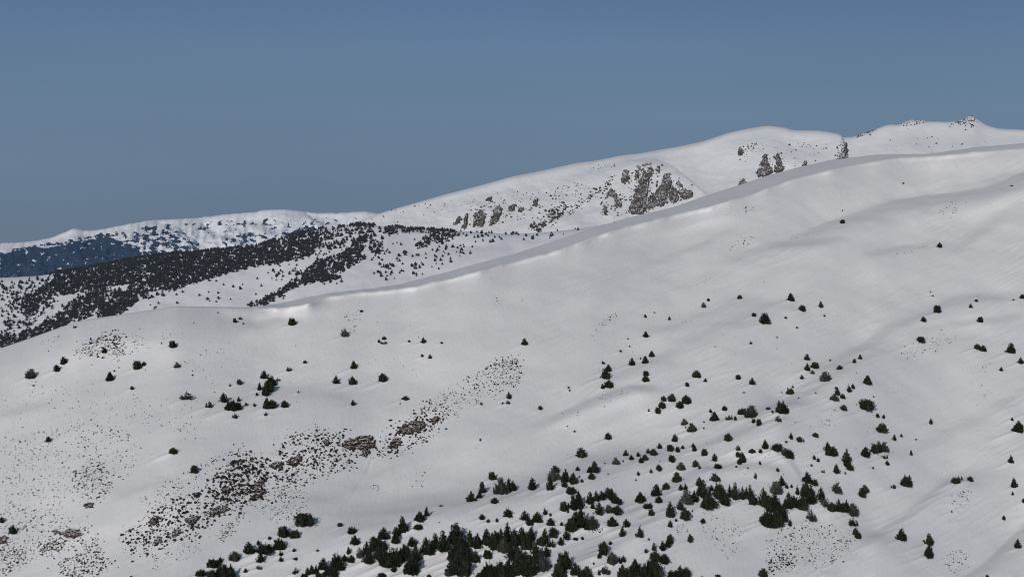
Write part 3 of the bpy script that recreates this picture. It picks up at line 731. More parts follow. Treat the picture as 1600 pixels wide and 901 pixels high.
SCREE = [  # outline in photo pixels, how many, smallest, largest (px), clumping
 ([(192,832),(225,805),(255,790),(300,770),(340,742),(372,722),(408,712),(418,735),(412,770),(388,790),(345,812),(312,832),(270,850),(240,862),(210,868),(192,850)], 720, 1.4, 5.0, .5),
 ([(340,740),(378,715),(415,712),(420,745),(412,778),(385,782),(350,768)], 260, 1.5, 5.5, .4),
 ([(428,700),(455,680),(500,672),(545,680),(560,705),(545,730),(510,745),(470,760),(440,772),(425,745)], 430, 1.4, 4.6, .45),
 ([(585,700),(610,670),(640,652),(665,630),(690,628),(700,650),(672,682),(640,700),(612,714),(590,715)], 260, 1.4, 4.2, .45),
 ([(665,625),(715,598),(770,570),(812,560),(818,585),(790,612),(740,630),(700,650)], 260, 1.1, 2.8, .5),
 ([(760,572),(800,556),(815,570),(812,605),(788,605)], 110, 1.2, 3.2, .35),
 ([(420,760),(470,762),(490,785),(460,810),(410,815),(400,800)], 170, 1.0, 2.6, .4),
 ([(0,690),(60,668),(140,660),(205,672),(215,710),(190,750),(150,770),(95,790),(40,800),(0,800)], 620, .9, 2.6, .35),
 ([(112,735),(160,725),(178,740),(170,770),(148,790),(120,775)], 170, 1.2, 3.2, .4),
 ([(0,800),(50,790),(95,805),(130,815),(165,835),(160,860),(120,862),(60,870),(0,901),(0,860)], 420, 1.1, 3.2, .4),
 ([(60,850),(100,838),(105,850),(90,862),(62,862)], 90, 1.5, 3.4, .3),
 ([(90,880),(130,862),(165,868),(170,890),(150,903),(90,903)], 240, 1.3, 3.4, .35),
 ([(118,845),(150,850),(165,870),(190,880),(150,870)], 50, 1.1, 2.6, .3),
 ([(0,862),(40,850),(45,880),(10,895),(0,890)], 110, 1.2, 3.2, .3),
 ([(0,600),(120,600),(250,620),(330,640),(330,690),(220,670),(100,655),(0,665)], 240, .7, 1.9, .45),
 ([(215,785),(260,755),(330,715),(370,690),(400,700),(360,720),(300,765),(240,800)], 170, .9, 2.6, .45),
 ([(220,860),(270,855),(330,835),(300,870),(240,890)], 60, .9, 2.4, .3),
 ([(335,835),(360,815),(385,800),(350,850)], 70, 1.1, 2.6, .3),
 ([(270,570),(340,545),(380,560),(330,600)], 30, .7, 1.7, .3),
 ([(1195,860),(1205,835),(1250,818),(1310,822),(1335,850),(1320,880),(1260,885),(1205,895)], 300, 1.0, 3.0, .4),
 ([(1198,875),(1215,860),(1245,868),(1240,888),(1200,895)], 80, 1.4, 3.6, .3),
 ([(1090,800),(1150,800),(1160,840),(1150,880),(1100,850)], 90, .9, 2.2, .4),
 ([(1470,862),(1510,855),(1518,880),(1500,898),(1480,890)], 60, .9, 2.4, .4),
 ([(1485,770),(1520,765),(1508,800),(1495,800)], 40, .9, 2.4, .4),
 ([(1055,820),(1080,815),(1075,832),(1058,835)], 24, .9, 2.0, .2),
 ([(920,828),(945,815),(945,830),(925,836)], 16, 1.2, 2.8, .2),
 ([(560,560),(640,550),(660,600),(560,600)], 12, .8, 1.8, .2),
 ([(600,500),(640,480),(700,500),(640,560)], 10, .8, 1.8, .2),
 ([(640,740),(670,735),(660,760),(640,760)], 20, .9, 2.0, .2),
 ([(580,758),(595,755),(592,766),(580,770)], 14, .9, 2.0, .2),
]
SCRUB = [
 ([(0,560),(200,500),(420,490),(700,445),(1000,365),(1300,275),(1600,250),(1600,900),(1100,900),(900,700),(500,840),(0,620)], 420, .5, 1.5, .2),
 ([(880,560),(1100,470),(1340,470),(1420,620),(1300,720),(1000,760),(860,720)], 140, .6, 1.8, .2),
 ([(1100,690),(1230,690),(1240,760),(1100,760)], 40, .8, 2.4, .1),
 ([(1260,640),(1420,620),(1440,780),(1290,800)], 40, .7, 2.2, .1),
 ([(118,550),(150,530),(170,516),(188,525),(204,540),(205,552),(175,556),(140,556),(118,554)], 420, 1.2, 4.2, .4),
 ([(205,520),(230,525),(235,545),(215,555),(205,540)], 40, 1.1, 3.0, .3),
 ([(250,515),(275,512),(272,530),(252,530)], 26, 1.0, 2.2, .3),
 ([(60,535),(100,520),(90,545),(70,550)], 26, 1.2, 3.0, .3),
 ([(310,535),(370,535),(370,560),(315,560)], 26, .9, 2.0, .3),
 ([(530,485),(560,482),(568,500),(545,505)], 22, 1.2, 3.0, .2),
 ([(546,510),(556,508),(556,520),(545,522)], 14, 1.2, 2.6, .2),
 ([(922,525),(945,500),(962,488),(964,495),(940,512),(925,530)], 56, .9, 2.6, .3),
 ([(930,620),(960,612),(985,612),(960,622),(935,625)], 34, .9, 2.4, .3),
 ([(888,650),(908,642),(905,650),(892,652)], 12, .9, 2.2, .2),
 ([(1140,380),(1175,366),(1185,372),(1160,390),(1135,392)], 44, .9, 2.6, .3),
 ([(1160,325),(1180,322),(1178,335),(1162,332)], 14, 1.2, 2.8, .2),
 ([(1465,330),(1500,310),(1510,318),(1490,335),(1470,338)], 44, .9, 2.6, .3),
 ([(1405,556),(1440,530),(1475,520),(1500,528),(1460,545),(1420,560)], 110, 1.0, 2.8, .35),
 ([(1515,575),(1550,565),(1545,580),(1520,585)], 22, .9, 2.4, .2),
 ([(1500,595),(1580,590),(1560,620),(1520,635)], 30, .8, 2.0, .2),
 ([(1275,660),(1300,650),(1300,665),(1280,668)], 36, .8, 2.0, .3),
 ([(1395,392),(1450,383),(1440,392),(1400,398)], 20, .8, 2.0, .2),
 ([(1085,440),(1110,436),(1105,446),(1088,446)], 16, .8, 1.8, .2),
 ([(1230,368),(1270,366),(1268,372),(1235,373)], 12, .8, 2.2, .2),
 ([(1065,500),(1085,498),(1080,506),(1066,506)], 16, .7, 1.6, .2),
 ([(1500,460),(1540,455),(1540,470),(1505,470)], 14, .8, 2.0, .2),
 ([(1590,475),(1610,475),(1610,490),(1590,488)], 10, .8, 2.0, .2),
 ([(770,455),(800,452),(800,475),(770,480)], 8, .8, 2.0, .2),
 ([(812,465),(820,463),(820,470),(812,472)], 8, .8, 2.2, .2),
 ([(1000,490),(1030,485),(1030,492),(1002,496)], 8, .8, 1.8, .2),
]
# far dots: on the back mountain
BACK_DOTS = [
 ([(935,335),(970,285),(1000,258),(1030,256),(1060,290),(1085,305),(1040,322),(990,336)], 150, .7, 2.6, .35),
 ([(700,352),(740,325),(790,320),(800,345),(760,356)], 60, .7, 2.4, .3),
 ([(1180,275),(1195,235),(1225,240),(1228,268)], 40, .7, 2.2, .2),
 ([(1300,255),(1310,222),(1325,218),(1318,250)], 20, .7, 2.0, .2),
 ([(824,352),(860,330),(880,315),(885,330),(870,352),(845,362),(826,358)], 70, 1.2, 3.4, .4),
 ([(885,330),(940,290),(960,272),(965,280),(945,300),(910,320),(890,340)], 60, .9, 2.4, .4),
 ([(850,300),(900,285),(930,290),(900,310),(860,320)], 26, .8, 2.0, .3),
 ([(800,300),(840,300),(850,330),(810,345)], 26, .9, 2.2, .3),
 ([(700,320),(780,305),(800,320),(760,330)], 16, .9, 2.0, .2),
 ([(920,262),(960,255),(965,262),(930,272)], 14, .7, 1.6, .2),
 ([(960,282),(1000,262),(1040,262),(1010,290)], 26, 1.0, 2.6, .3),
 ([(1150,230),(1185,222),(1200,235),(1160,250)], 20, .9, 2.4, .3),
 ([(1205,225),(1290,222),(1300,240),(1260,262),(1230,262)], 18, .9, 2.2, .2),
 ([(560,340),(700,312),(720,330),(600,350)], 14, .8, 1.8, .2),
]
PEAK_DOTS = [([(1335,216),(1350,207),(1372,200),(1365,206),(1345,214)], 16, .7, 2.0, .1), ([(1480,195),(1510,184),(1530,192),(1520,200),(1490,198)], 34, .7, 2.2, .2), ([(1405,194),(1440,189),(1450,192),(1420,197)], 22, .7, 2.0, .1), ([(1340,225),(1450,210),(1560,222),(1500,235),(1380,240)], 12, .8, 2.0, .1)]

CRAGS = [  # outcrops on the near slope: outline, label
 ([(532,694),(545,686),(562,682),(578,680),(586,690),(584,700),(566,702),(546,702)], 'largest reddish brown rock crag, right above the top of the pale slide track'),
 ([(565,704),(574,700),(578,708),(572,714),(564,712)], 'small brown rock knob directly under the largest crag, beside the slide track'),
 ([(620,676),(630,664),(648,657),(663,658),(664,668),(650,676),(632,678)], 'wide brown rock crag, right-hand one of the two big crags above the slide track'),
 ([(672,656),(680,650),(688,652),(686,658),(676,660)], 'small brown rock, highest of the crags on the slope, right of the wide crag'),
 ([(610,690),(622,684),(628,692),(618,700),(608,698)], 'dark brown broken rock just below the wide crag, right of the slide track'),
 ([(420,726),(432,720),(442,724),(440,731),(426,732)], 'brown rock outcrop alone at the upper left rim of the middle boulder field'),
 ([(398,756),(407,746),(413,753),(408,763),(412,771),(404,780),(396,769)], 'tall brown rock outcrop at the right end of the dense boulder field'),
 ([(452,716),(466,710),(474,718),(462,728),(452,726)], 'brown rock outcrop in the middle of the boulder field left of the largest crag'),
 ([(505,690),(514,686),(516,694),(506,698)], 'small dark rock at the top edge of the boulder field left of the largest crag'),
 ([(325,800),(338,792),(352,790),(356,798),(342,804),(328,806)], 'long brown rock outcrop in the centre of the dense boulder field'),
 ([(290,812),(302,806),(312,808),(308,816),(294,818)], 'brown rock outcrop at the left of the long outcrop in the dense boulder field'),
 ([(268,832),(274,826),(282,828),(280,836),(270,838)], 'rounded tan brown rock low in the dense boulder field'),
 ([(232,816),(240,804),(248,808),(246,818),(236,820)], 'dark rock outcrop topping the left end of the dense boulder field'),
 ([(242,846),(247,838),(252,840),(251,848),(244,849)], 'small tan rock at the bottom left end of the dense boulder field'),
 ([(345,766),(355,760),(362,764),(356,770),(346,770)], 'brown rock outcrop at the upper edge of the dense boulder field'),
 ([(94,832),(108,826),(124,828),(128,834),(118,840),(104,839)], 'flat dark red rock outcrop at lower left, widest one away from the boulder field'),
 ([(132,790),(138,785),(146,786),(146,792),(136,794)], 'small brown rock at lower left, uphill of the flat dark red outcrop'),
 ([(82,830),(88,826),(92,830),(88,834)], 'small red rock touching the left end of the flat dark red outcrop'),
 ([(-4,842),(4,838),(12,840),(10,847),(0,849)], 'dark red rock cut by the left picture edge below the two round pines'),
]
CLIFFS = [
 ([(982,331),(990,306),(997,288),(1006,272),(1014,277),(1014,300),(1010,312),(1012,325),(1005,335),(988,335)], 'dark rock face, taller left one of the two main columns of the pyramid spur', 'cliff'),
 ([(1009,324),(1014,308),(1025,298),(1033,289),(1037,273),(1047,271),(1050,290),(1045,298),(1045,313),(1036,322),(1024,322),(1015,327)], 'broad dark rock face in the middle of the pyramid spur', 'cliff'),
 ([(1045,310),(1048,290),(1056,294),(1062,308),(1058,318),(1050,316)], 'dark rock face just right of the broad middle face of the pyramid spur', 'cliff'),
 ([(1058,298),(1070,295),(1082,300),(1083,308),(1068,312)], 'dark low rock face at the right foot of the pyramid spur', 'cliff'),
 ([(1058,286),(1063,284),(1066,292),(1060,293)], 'tiny rock near the right edge of the pyramid spur', 'cliff'),
 ([(970,286),(974,268),(981,267),(984,280),(976,286)], 'grey rock knob left of the top of the pyramid spur', 'cliff'),
 ([(990,276),(995,267),(999,270),(998,279)], 'small grey rock between the knob and the top of the pyramid spur', 'cliff'),
 ([(996,261),(1008,256),(1020,252),(1020,257),(1008,260),(998,263)], 'thin tan rock band capping the pyramid spur', 'tan_cliff'),
 ([(1009,275),(1014,262),(1020,262),(1020,272),(1014,280)], 'broken rock just under the tan band of the pyramid spur', 'cliff'),
 ([(1024,268),(1028,258),(1032,262),(1030,270)], 'small rock right of the tan band at the top of the pyramid spur', 'cliff'),
 ([(942,336),(944,322),(948,320),(949,333)], 'narrow rock rib farthest left on the pyramid spur', 'cliff'),
 ([(944,312),(954,294),(962,302),(970,312),(971,322),(964,326),(960,310),(950,306)], 'broken grey rock on the left shoulder of the pyramid spur', 'cliff'),
 ([(1182,270),(1188,262),(1191,248),(1195,238),(1199,242),(1201,256),(1207,262),(1207,270),(1196,277),(1184,276)], 'large dark rock face under the rounded summit, left one of two side by side', 'cliff'),
 ([(1209,268),(1213,258),(1210,245),(1215,240),(1221,250),(1225,262),(1222,268),(1213,272)], 'dark rock face under the rounded summit, right one of two side by side', 'cliff'),
 ([(1155,288),(1157,281),(1163,279),(1167,285),(1162,289)], 'small dark rock half hidden by the crest, left of the faces under the rounded summit', 'cliff'),
 ([(1153,241),(1155,233),(1160,233),(1163,240),(1158,243)], 'small dark rock high on the snow left above the two faces under the rounded summit', 'cliff'),
 ([(1254,259),(1256,251),(1260,252),(1261,258)], 'lone dark rock touching the snow crest, right of the two faces under the rounded summit', 'cliff'),
 ([(1310,251),(1313,241),(1316,230),(1318,221),(1323,221),(1325,233),(1322,243),(1318,251)], 'dark narrow rock rib running down from the notch between the two summits', 'cliff'),
 ([(708,352),(714,342),(719,337),(722,343),(716,350)], 'leftmost grey rock in the row above the forested ridge', 'cliff'),
 ([(722,356),(725,343),(730,334),(732,340),(730,352),(726,358)], 'narrow grey rock, second from left in the row above the forested ridge', 'cliff'),
 ([(739,354),(741,338),(750,328),(758,332),(758,344),(754,354)], 'widest grey rock, third from left in the row above the forested ridge', 'cliff'),
 ([(764,352),(768,338),(774,324),(781,321),(785,328),(781,342),(772,352)], 'leaning grey rock at the right end of the row above the forested ridge', 'cliff'),
 ([(794,328),(798,320),(806,320),(804,328),(798,331)], 'grey rock above and right of the leaning rock, left one of a level pair', 'cliff'),
 ([(809,330),(813,323),(819,324),(817,331)], 'grey rock right one of a level pair above the forested ridge', 'cliff'),
 ([(832,322),(835,312),(841,312),(839,322)], 'small grey rock on the mountain, above the dotted shrubs', 'cliff'),
 ([(757,314),(763,309),(769,308),(768,313)], 'small rock on the snow above the row of grey rocks', 'cliff'),
]
PEAK_ROCKS = [
 ([(1409,194),(1414,189),(1424,187.5),(1440,187.5),(1446,190),(1440,192),(1426,190.5),(1416,194)], 'long low rock crest on the right-hand summit ridge, left of the pointed summit', 'tan_cliff'),
 ([(1494,191),(1500,187),(1506,186),(1504,191),(1497,193)], 'small dark rock just left of the pointed summit', 'cliff'),
 ([(1506,188),(1510,181.5),(1519,181),(1524,185),(1522,190),(1514,192)], 'pale rocky tip of the pointed summit on the skyline', 'tan_cliff'),
 ([(1339,213),(1344,208),(1352,207),(1350,211),(1342,214)], 'dark rock on the skyline beside the notch between the two summits', 'cliff'),
]
FAR_WOODS = [
 ([(160,364),(240,350),(340,343),(420,340),(560,338),(560,346),(400,362),(200,374)], 1.02),
 ([(0,398),(20,392),(40,387),(70,386),(100,382),(130,377),(160,370),(180,372),(200,382),(215,390),(222,400),(215,410),(180,415),(120,425),(60,435),(0,435)], .2),
 ([(60,382),(120,370),(160,362),(185,359),(200,366),(170,372),(120,380),(80,388)], .75),
 ([(180,372),(210,360),(245,350),(260,358),(290,376),(330,388),(380,388),(440,388),(440,400),(200,400)], .70),
 ([(252,352),(262,350),(275,360),(300,375),(330,384),(300,386),(272,374)], .86),
 ([(340,372),(400,358),(440,362),(470,358),(480,362),(430,380),(360,392)], .8),
 ([(400,380),(440,366),(470,354),(490,350),(500,362),(420,392)], .55),
 ([(440,345),(520,338),(560,338),(540,348),(480,356)], 1.05),
 ([(270,352),(290,346),(300,356),(290,362)], 1.0), ([(310,350),(325,345),(330,352),(318,356)], 1.05),
]
# the wood on the middle ridge: outline, trees, clumping
WOOD = [
 ([(88,423),(140,414),(185,403),(262,393),(400,384),(440,373),(478,360),(500,368),(485,400),(440,412),(400,414),(355,428),(300,443),(270,456),(235,450),(215,442),(180,446),(150,455),(120,458),(92,462),(84,440)], 4200, 0),
 ([(0,445),(60,432),(90,425),(90,470),(60,500),(0,545)], 330, .25),
 ([(30,490),(40,462),(60,452),(85,440),(95,455),(75,472),(45,495)], 240, .1),
 ([(0,548),(0,530),(30,522),(80,500),(115,470),(150,452),(170,456),(150,478),(120,495),(100,512),(50,530)], 720, .1),
 ([(90,505),(130,488),(150,470),(165,462),(210,445),(240,455),(225,466),(200,478),(160,498),(150,490),(120,505)], 430, .2),
 ([(150,500),(158,482),(180,470),(205,462),(215,470),(196,485),(185,495)], 220, .1),
 ([(170,455),(215,443),(238,452),(262,458),(240,466),(205,470)], 70, .2),
 ([(384,478),(400,470),(432,460),(428,472),(410,480)], 70, 0),
 ([(428,462),(445,450),(470,432),(486,416),(496,408),(505,415),(512,430),(535,432),(520,440),(495,440),(472,444),(448,456),(435,466)], 480, .05),
 ([(500,408),(520,402),(540,392),(562,370),(580,360),(588,366),(575,380),(562,398),(575,405),(560,410),(545,420),(520,425),(505,420)], 430, .15),
 ([(480,360),(510,350),(560,345),(580,362),(560,370),(540,385),(520,395),(500,400),(470,405),(490,385)], 230, .25),
 ([(548,350),(560,346),(590,348),(582,358),(560,356)], 55, 0),
 ([(575,378),(590,372),(605,366),(600,385),(590,400),(578,402)], 60, .2),
 ([(588,358),(630,351),(680,353),(716,357),(718,364),(690,366),(650,364),(600,366)], 190, .2),
 ([(645,388),(655,376),(690,360),(720,358),(720,366),(700,378),(670,384),(650,390)], 150, .1),
 ([(580,400),(600,384),(640,372),(640,395),(600,430),(582,428)], 45, .2),
 ([(560,440),(640,400),(740,376),(740,392),(700,420),(640,436)], 75, .35),
 ([(740,384),(800,376),(830,378),(840,366),(800,362),(760,364),(745,372)], 26, .1),
 ([(715,366),(745,362),(770,366),(740,374)], 10, .1),
 ([(200,470),(400,425),(420,470),(330,475),(240,482)], 22, .1),
 ([(400,424),(470,412),(480,425),(430,440)], 26, .1),
 ([(820,372),(870,360),(920,352),(900,362),(850,376)], 10, .1),
]
# ------------------------------------------------------------------ build
near = Sheet(-200, 2050, 1.25, CREST_MAIN, 1090,
    lambda x: 600+90*sstep(900, 1700, x)+20*sstep(300, -100, x), main_slope, 700, main_disp, back=280, drop=130, roll=3, lam=.6)
near.build('hill', M['snow'])
mid = Sheet(-500, 1300, 2.5, CREST_MID, 580, lambda x: 1950+0*x, mid_slope, 150, mid_disp, back=250, drop=110, roll=10)
mid.build('hill', M['snow_mid'])
back = Sheet(480, 1500, 2.0, CREST_BACK, 440, lambda x: 3000+0*x, back_slope, 190, back_disp, back=420, drop=220, roll=7)
back.build('mountain', M['snow_back'])
peak = Sheet(1260, 2400, 2.0, CREST_PEAK, 420, lambda x: 3700+0*x, peak_slope, 150, peak_disp, back=420, drop=220, roll=5)
peak.build('mountain', M['snow_back'])
far = Sheet(-700, 800, 1.5, CREST_FAR, 480, lambda x: 14000+0*x, far_slope, 170, far_disp, back=1500, drop=600, roll=4)
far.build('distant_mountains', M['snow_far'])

g = 70000.0
gv = []; gf = []
n = 24
for j in range(n+1):
    for i in range(n+1): gv.append((-g+2*g*i/n, -g+2*g*j/n, -415.0))
for j in range(n):
    for i in range(n): gf.append((j*(n+1)+i, j*(n+1)+i+1, (j+1)*(n+1)+i+1, (j+1)*(n+1)+i))
tag(mesh_obj('ground', gv, gf, M['ground']), kind='structure')

place_trees(near)
tag(scatter(near, SCREE, np.random.default_rng(11), 'rubble', M['stone']), 'dark stones poking through the snow in patches on the near slope', 'stones', kind='stuff')
tag(scatter(near, SCRUB, np.random.default_rng(12), 'undergrowth', M['scrub'], leafy=True), 'low brown scrub tufts showing through thin snow on the near slope', 'scrub', kind='stuff')
tag(scatter(back, [(a, int(n*1.6), b*1.5, c*1.5, d) for a, n, b, c, d in BACK_DOTS], np.random.default_rng(13), 'undergrowth', M['far_stone']), 'tiny dark shrubs and stones dotted over the mountain behind the crest', 'scrub', kind='stuff')
tag(scatter(peak, [(a, n, b*1.5, c*1.5, d) for a, n, b, c, d in PEAK_DOTS], np.random.default_rng(14), 'rubble', M['far_stone']), 'tiny stones on the snow below the pointed summit', 'stones', kind='stuff')

for i, (pg, lab) in enumerate(CRAGS):
    o = rock_patch(near, pg, 'rock_outcrop', M['rock'], .55, 4.2, .12, 201+7*i, 5.0, edge=3.0, stretch=(1.5, .8), tooth=.05)
    tag(o, lab, 'rock', 'rock outcrops on the near slope')
for i, (pg, lab, mt) in enumerate(CLIFFS):
    o = rock_patch(back, pg, 'cliff', M[mt], .5, 4.2, .18, 401+7*i, 5.5, edge=2.6, stretch=(.8, 1.3), tooth=.02)
    if o: tag(o, lab, 'cliff', 'cliffs on the mountain')
for i, (pg, lab, mt) in enumerate(PEAK_ROCKS):
    o = rock_patch(peak, pg, 'summit_rock', M[mt], .6, 1.6, .10, 601+7*i, 4.0, edge=1.6, tooth=.03)
    if o: tag(o, lab, 'rock', 'rocks on the summit ridge')

def far_wood():
    V = []; Fc = []; off = 0
    for i, (pg, thr) in enumerate(FAR_WOODS):
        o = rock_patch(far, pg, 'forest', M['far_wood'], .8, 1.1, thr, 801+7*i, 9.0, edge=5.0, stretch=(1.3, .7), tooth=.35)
        if o is None: continue
        me = o.data
        v = np.empty(len(me.vertices)*3, np.float32); me.vertices.foreach_get('co', v)
        f = np.empty(len(me.loops), np.int32); me.loops.foreach_get('vertex_index', f)
        V.append(v.reshape(-1, 3)); Fc.append(f.reshape(-1, 4)+off); off += len(me.vertices)
        bpy.data.objects.remove(o); bpy.data.meshes.remove(me)
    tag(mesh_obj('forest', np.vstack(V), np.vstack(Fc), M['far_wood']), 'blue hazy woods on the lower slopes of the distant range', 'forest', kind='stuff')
far_wood()

def ridge_wood():
    rng = np.random.default_rng(21)
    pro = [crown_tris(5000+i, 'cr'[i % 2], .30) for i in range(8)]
    V = []
    for pg, n, clump in WOOD:
        pts = sample_poly(pg, int(n*2), rng)
        if clump > 0:
            d = fbm(pts[:, 0]/10, pts[:, 1]/6, 73, 3)
            pts = pts[d > np.quantile(d, clump)]
        pts = pts[rng.permutation(len(pts))[:n]]
        pts = pts + rng.normal(size=pts.shape)*(4.0 if n > 60 else 1.5)*rng.random((len(pts), 1))**2
        for x, y in pts:
            p = mid.at(x, y); s = p[1]/F
            h = (3.6+3.8*rng.random()**1.6)*s*(1.05 if n > 2000 else 1.0); w = h*(.62+.3*rng.random())
            a = rng.random()*6.28; R2 = np.array([[math.cos(a), -math.sin(a), 0], [math.sin(a), math.cos(a), 0], [0, 0, 1]])
            t = pro[rng.integers(8)]
            V.append(((t.reshape(-1, 3)@R2.T)*np.array([w, w, h])+p-np.array([0, 0, .2])).astype(np.float32))
    V = np.vstack(V)
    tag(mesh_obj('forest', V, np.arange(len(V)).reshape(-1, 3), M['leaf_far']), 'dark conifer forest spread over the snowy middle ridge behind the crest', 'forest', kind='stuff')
    print('forest tris', len(V)//3)
ridge_wood()

# ------------------------------------------------------------------ sun, sky, camera
EL, AZ = 19.5, 16.0        # degrees above the horizon; degrees left of straight behind the camera
sd = Vector((-math.sin(R(AZ))*math.cos(R(EL)), -math.cos(R(AZ))*math.cos(R(EL)), math.sin(R(EL))))
sl = bpy.data.lights.new('sun', 'SUN'); sl.energy = 2.66; sl.angle = R(.53); sl.color = (1, .955, .90)
so = bpy.data.objects.new('sun', sl); COL.objects.link(so)
so.rotation_euler = sd.to_track_quat('Z', 'Y').to_euler(); so.location = (0, 0, 300)

w = bpy.data.worlds.new('World'); scene.world = w; w.use_nodes = True
nt = w.node_tree
bg = nt.nodes['Background']
sky = nt.nodes.new('ShaderNodeTexSky'); sky.sky_type = 'NISHITA'; sky.sun_disc = False
sky.sun_elevation = R(EL); sky.sun_rotation = math.atan2(sd.x, sd.y)
sky.altitude = 2300; sky.air_density = 1.0; sky.dust_density = .3; sky.ozone_density = 1.5
# the clear winter sky: the physical sky toned towards the grey blue haze of the photograph near the horizon
tc = nt.nodes.new('ShaderNodeTexCoord'); sx = nt.nodes.new('ShaderNodeSeparateXYZ'); nt.links.new(tc.outputs['Generated'], sx.inputs['Vector'])
rp = ramp(nt, sx.outputs['Z'], [(0.0, (.103,.157,.250)), (.022, (.106,.161,.257)), (.05, (.121,.189,.287)), (.082, (.128,.202,.304)), (.12, (.117,.194,.313)), (.15, (.096,.167,.306)), (.5, (.085,.115,.175)), (1.0, (.07,.095,.14))])
mx = nt.nodes.new('ShaderNodeMix'); mx.data_type = 'RGBA'; mx.inputs['Factor'].default_value = .9
sc_ = nt.nodes.new('ShaderNodeVectorMath'); sc_.operation = 'SCALE'; sc_.inputs['Scale'].default_value = .04
nt.links.new(sky.outputs['Color'], sc_.inputs[0])
up = nt.nodes.new('ShaderNodeVectorMath'); up.operation = 'SCALE'; up.inputs['Scale'].default_value = 10.0
nt.links.new(sc_.outputs[0], mx.inputs[6]); nt.links.new(rp.outputs['Color'], mx.inputs[7])
# thin veils of high haze
hm = nt.nodes.new('ShaderNodeMapping'); hm.inputs['Scale'].default_value = (1.2, 1.2, 4.0); hm.inputs['Rotation'].default_value = (0, R(8), 0)
hn = nt.nodes.new('ShaderNodeTexNoise'); hn.inputs['Scale'].default_value = 2.6; hn.inputs['Detail'].default_value = 4
hr = nt.nodes.new('ShaderNodeMapRange'); hr.inputs['From Min'].default_value = .35; hr.inputs['From Max'].default_value = .7; hr.inputs['To Min'].default_value = .98; hr.inputs['To Max'].default_value = 1.03
nt.links.new(tc.outputs['Generated'], hm.inputs['Vector']); nt.links.new(hm.outputs[0], hn.inputs['Vector']); nt.links.new(hn.outputs['Fac'], hr.inputs['Value'])
hv = nt.nodes.new('ShaderNodeVectorMath'); hv.operation = 'SCALE'
nt.links.new(mx.outputs[2], hv.inputs[0]); nt.links.new(hr.outputs[0], hv.inputs['Scale'])
nt.links.new(hv.outputs[0], up.inputs[0])
nt.links.new(up.outputs[0], bg.inputs['Color']); bg.inputs['Strength'].default_value = .1

cam = bpy.data.cameras.new('camera'); co = bpy.data.objects.new('camera', cam); COL.objects.link(co)
cam.sensor_width = 36; cam.lens = 36*F/1600; cam.shift_y = (HZ-450.5)/1600
cam.clip_start = 1; cam.clip_end = 200000
co.location = (0, 0, 0); co.rotation_euler = (R(90), 0, 0)
scene.camera = co
scene.view_settings.view_transform = 'Standard'; scene.view_settings.look = 'None'; scene.view_settings.exposure = 0
scene.cycles.max_bounces = 5; scene.cycles.diffuse_bounces = 3

scene.cycles.filter_width = 1.1
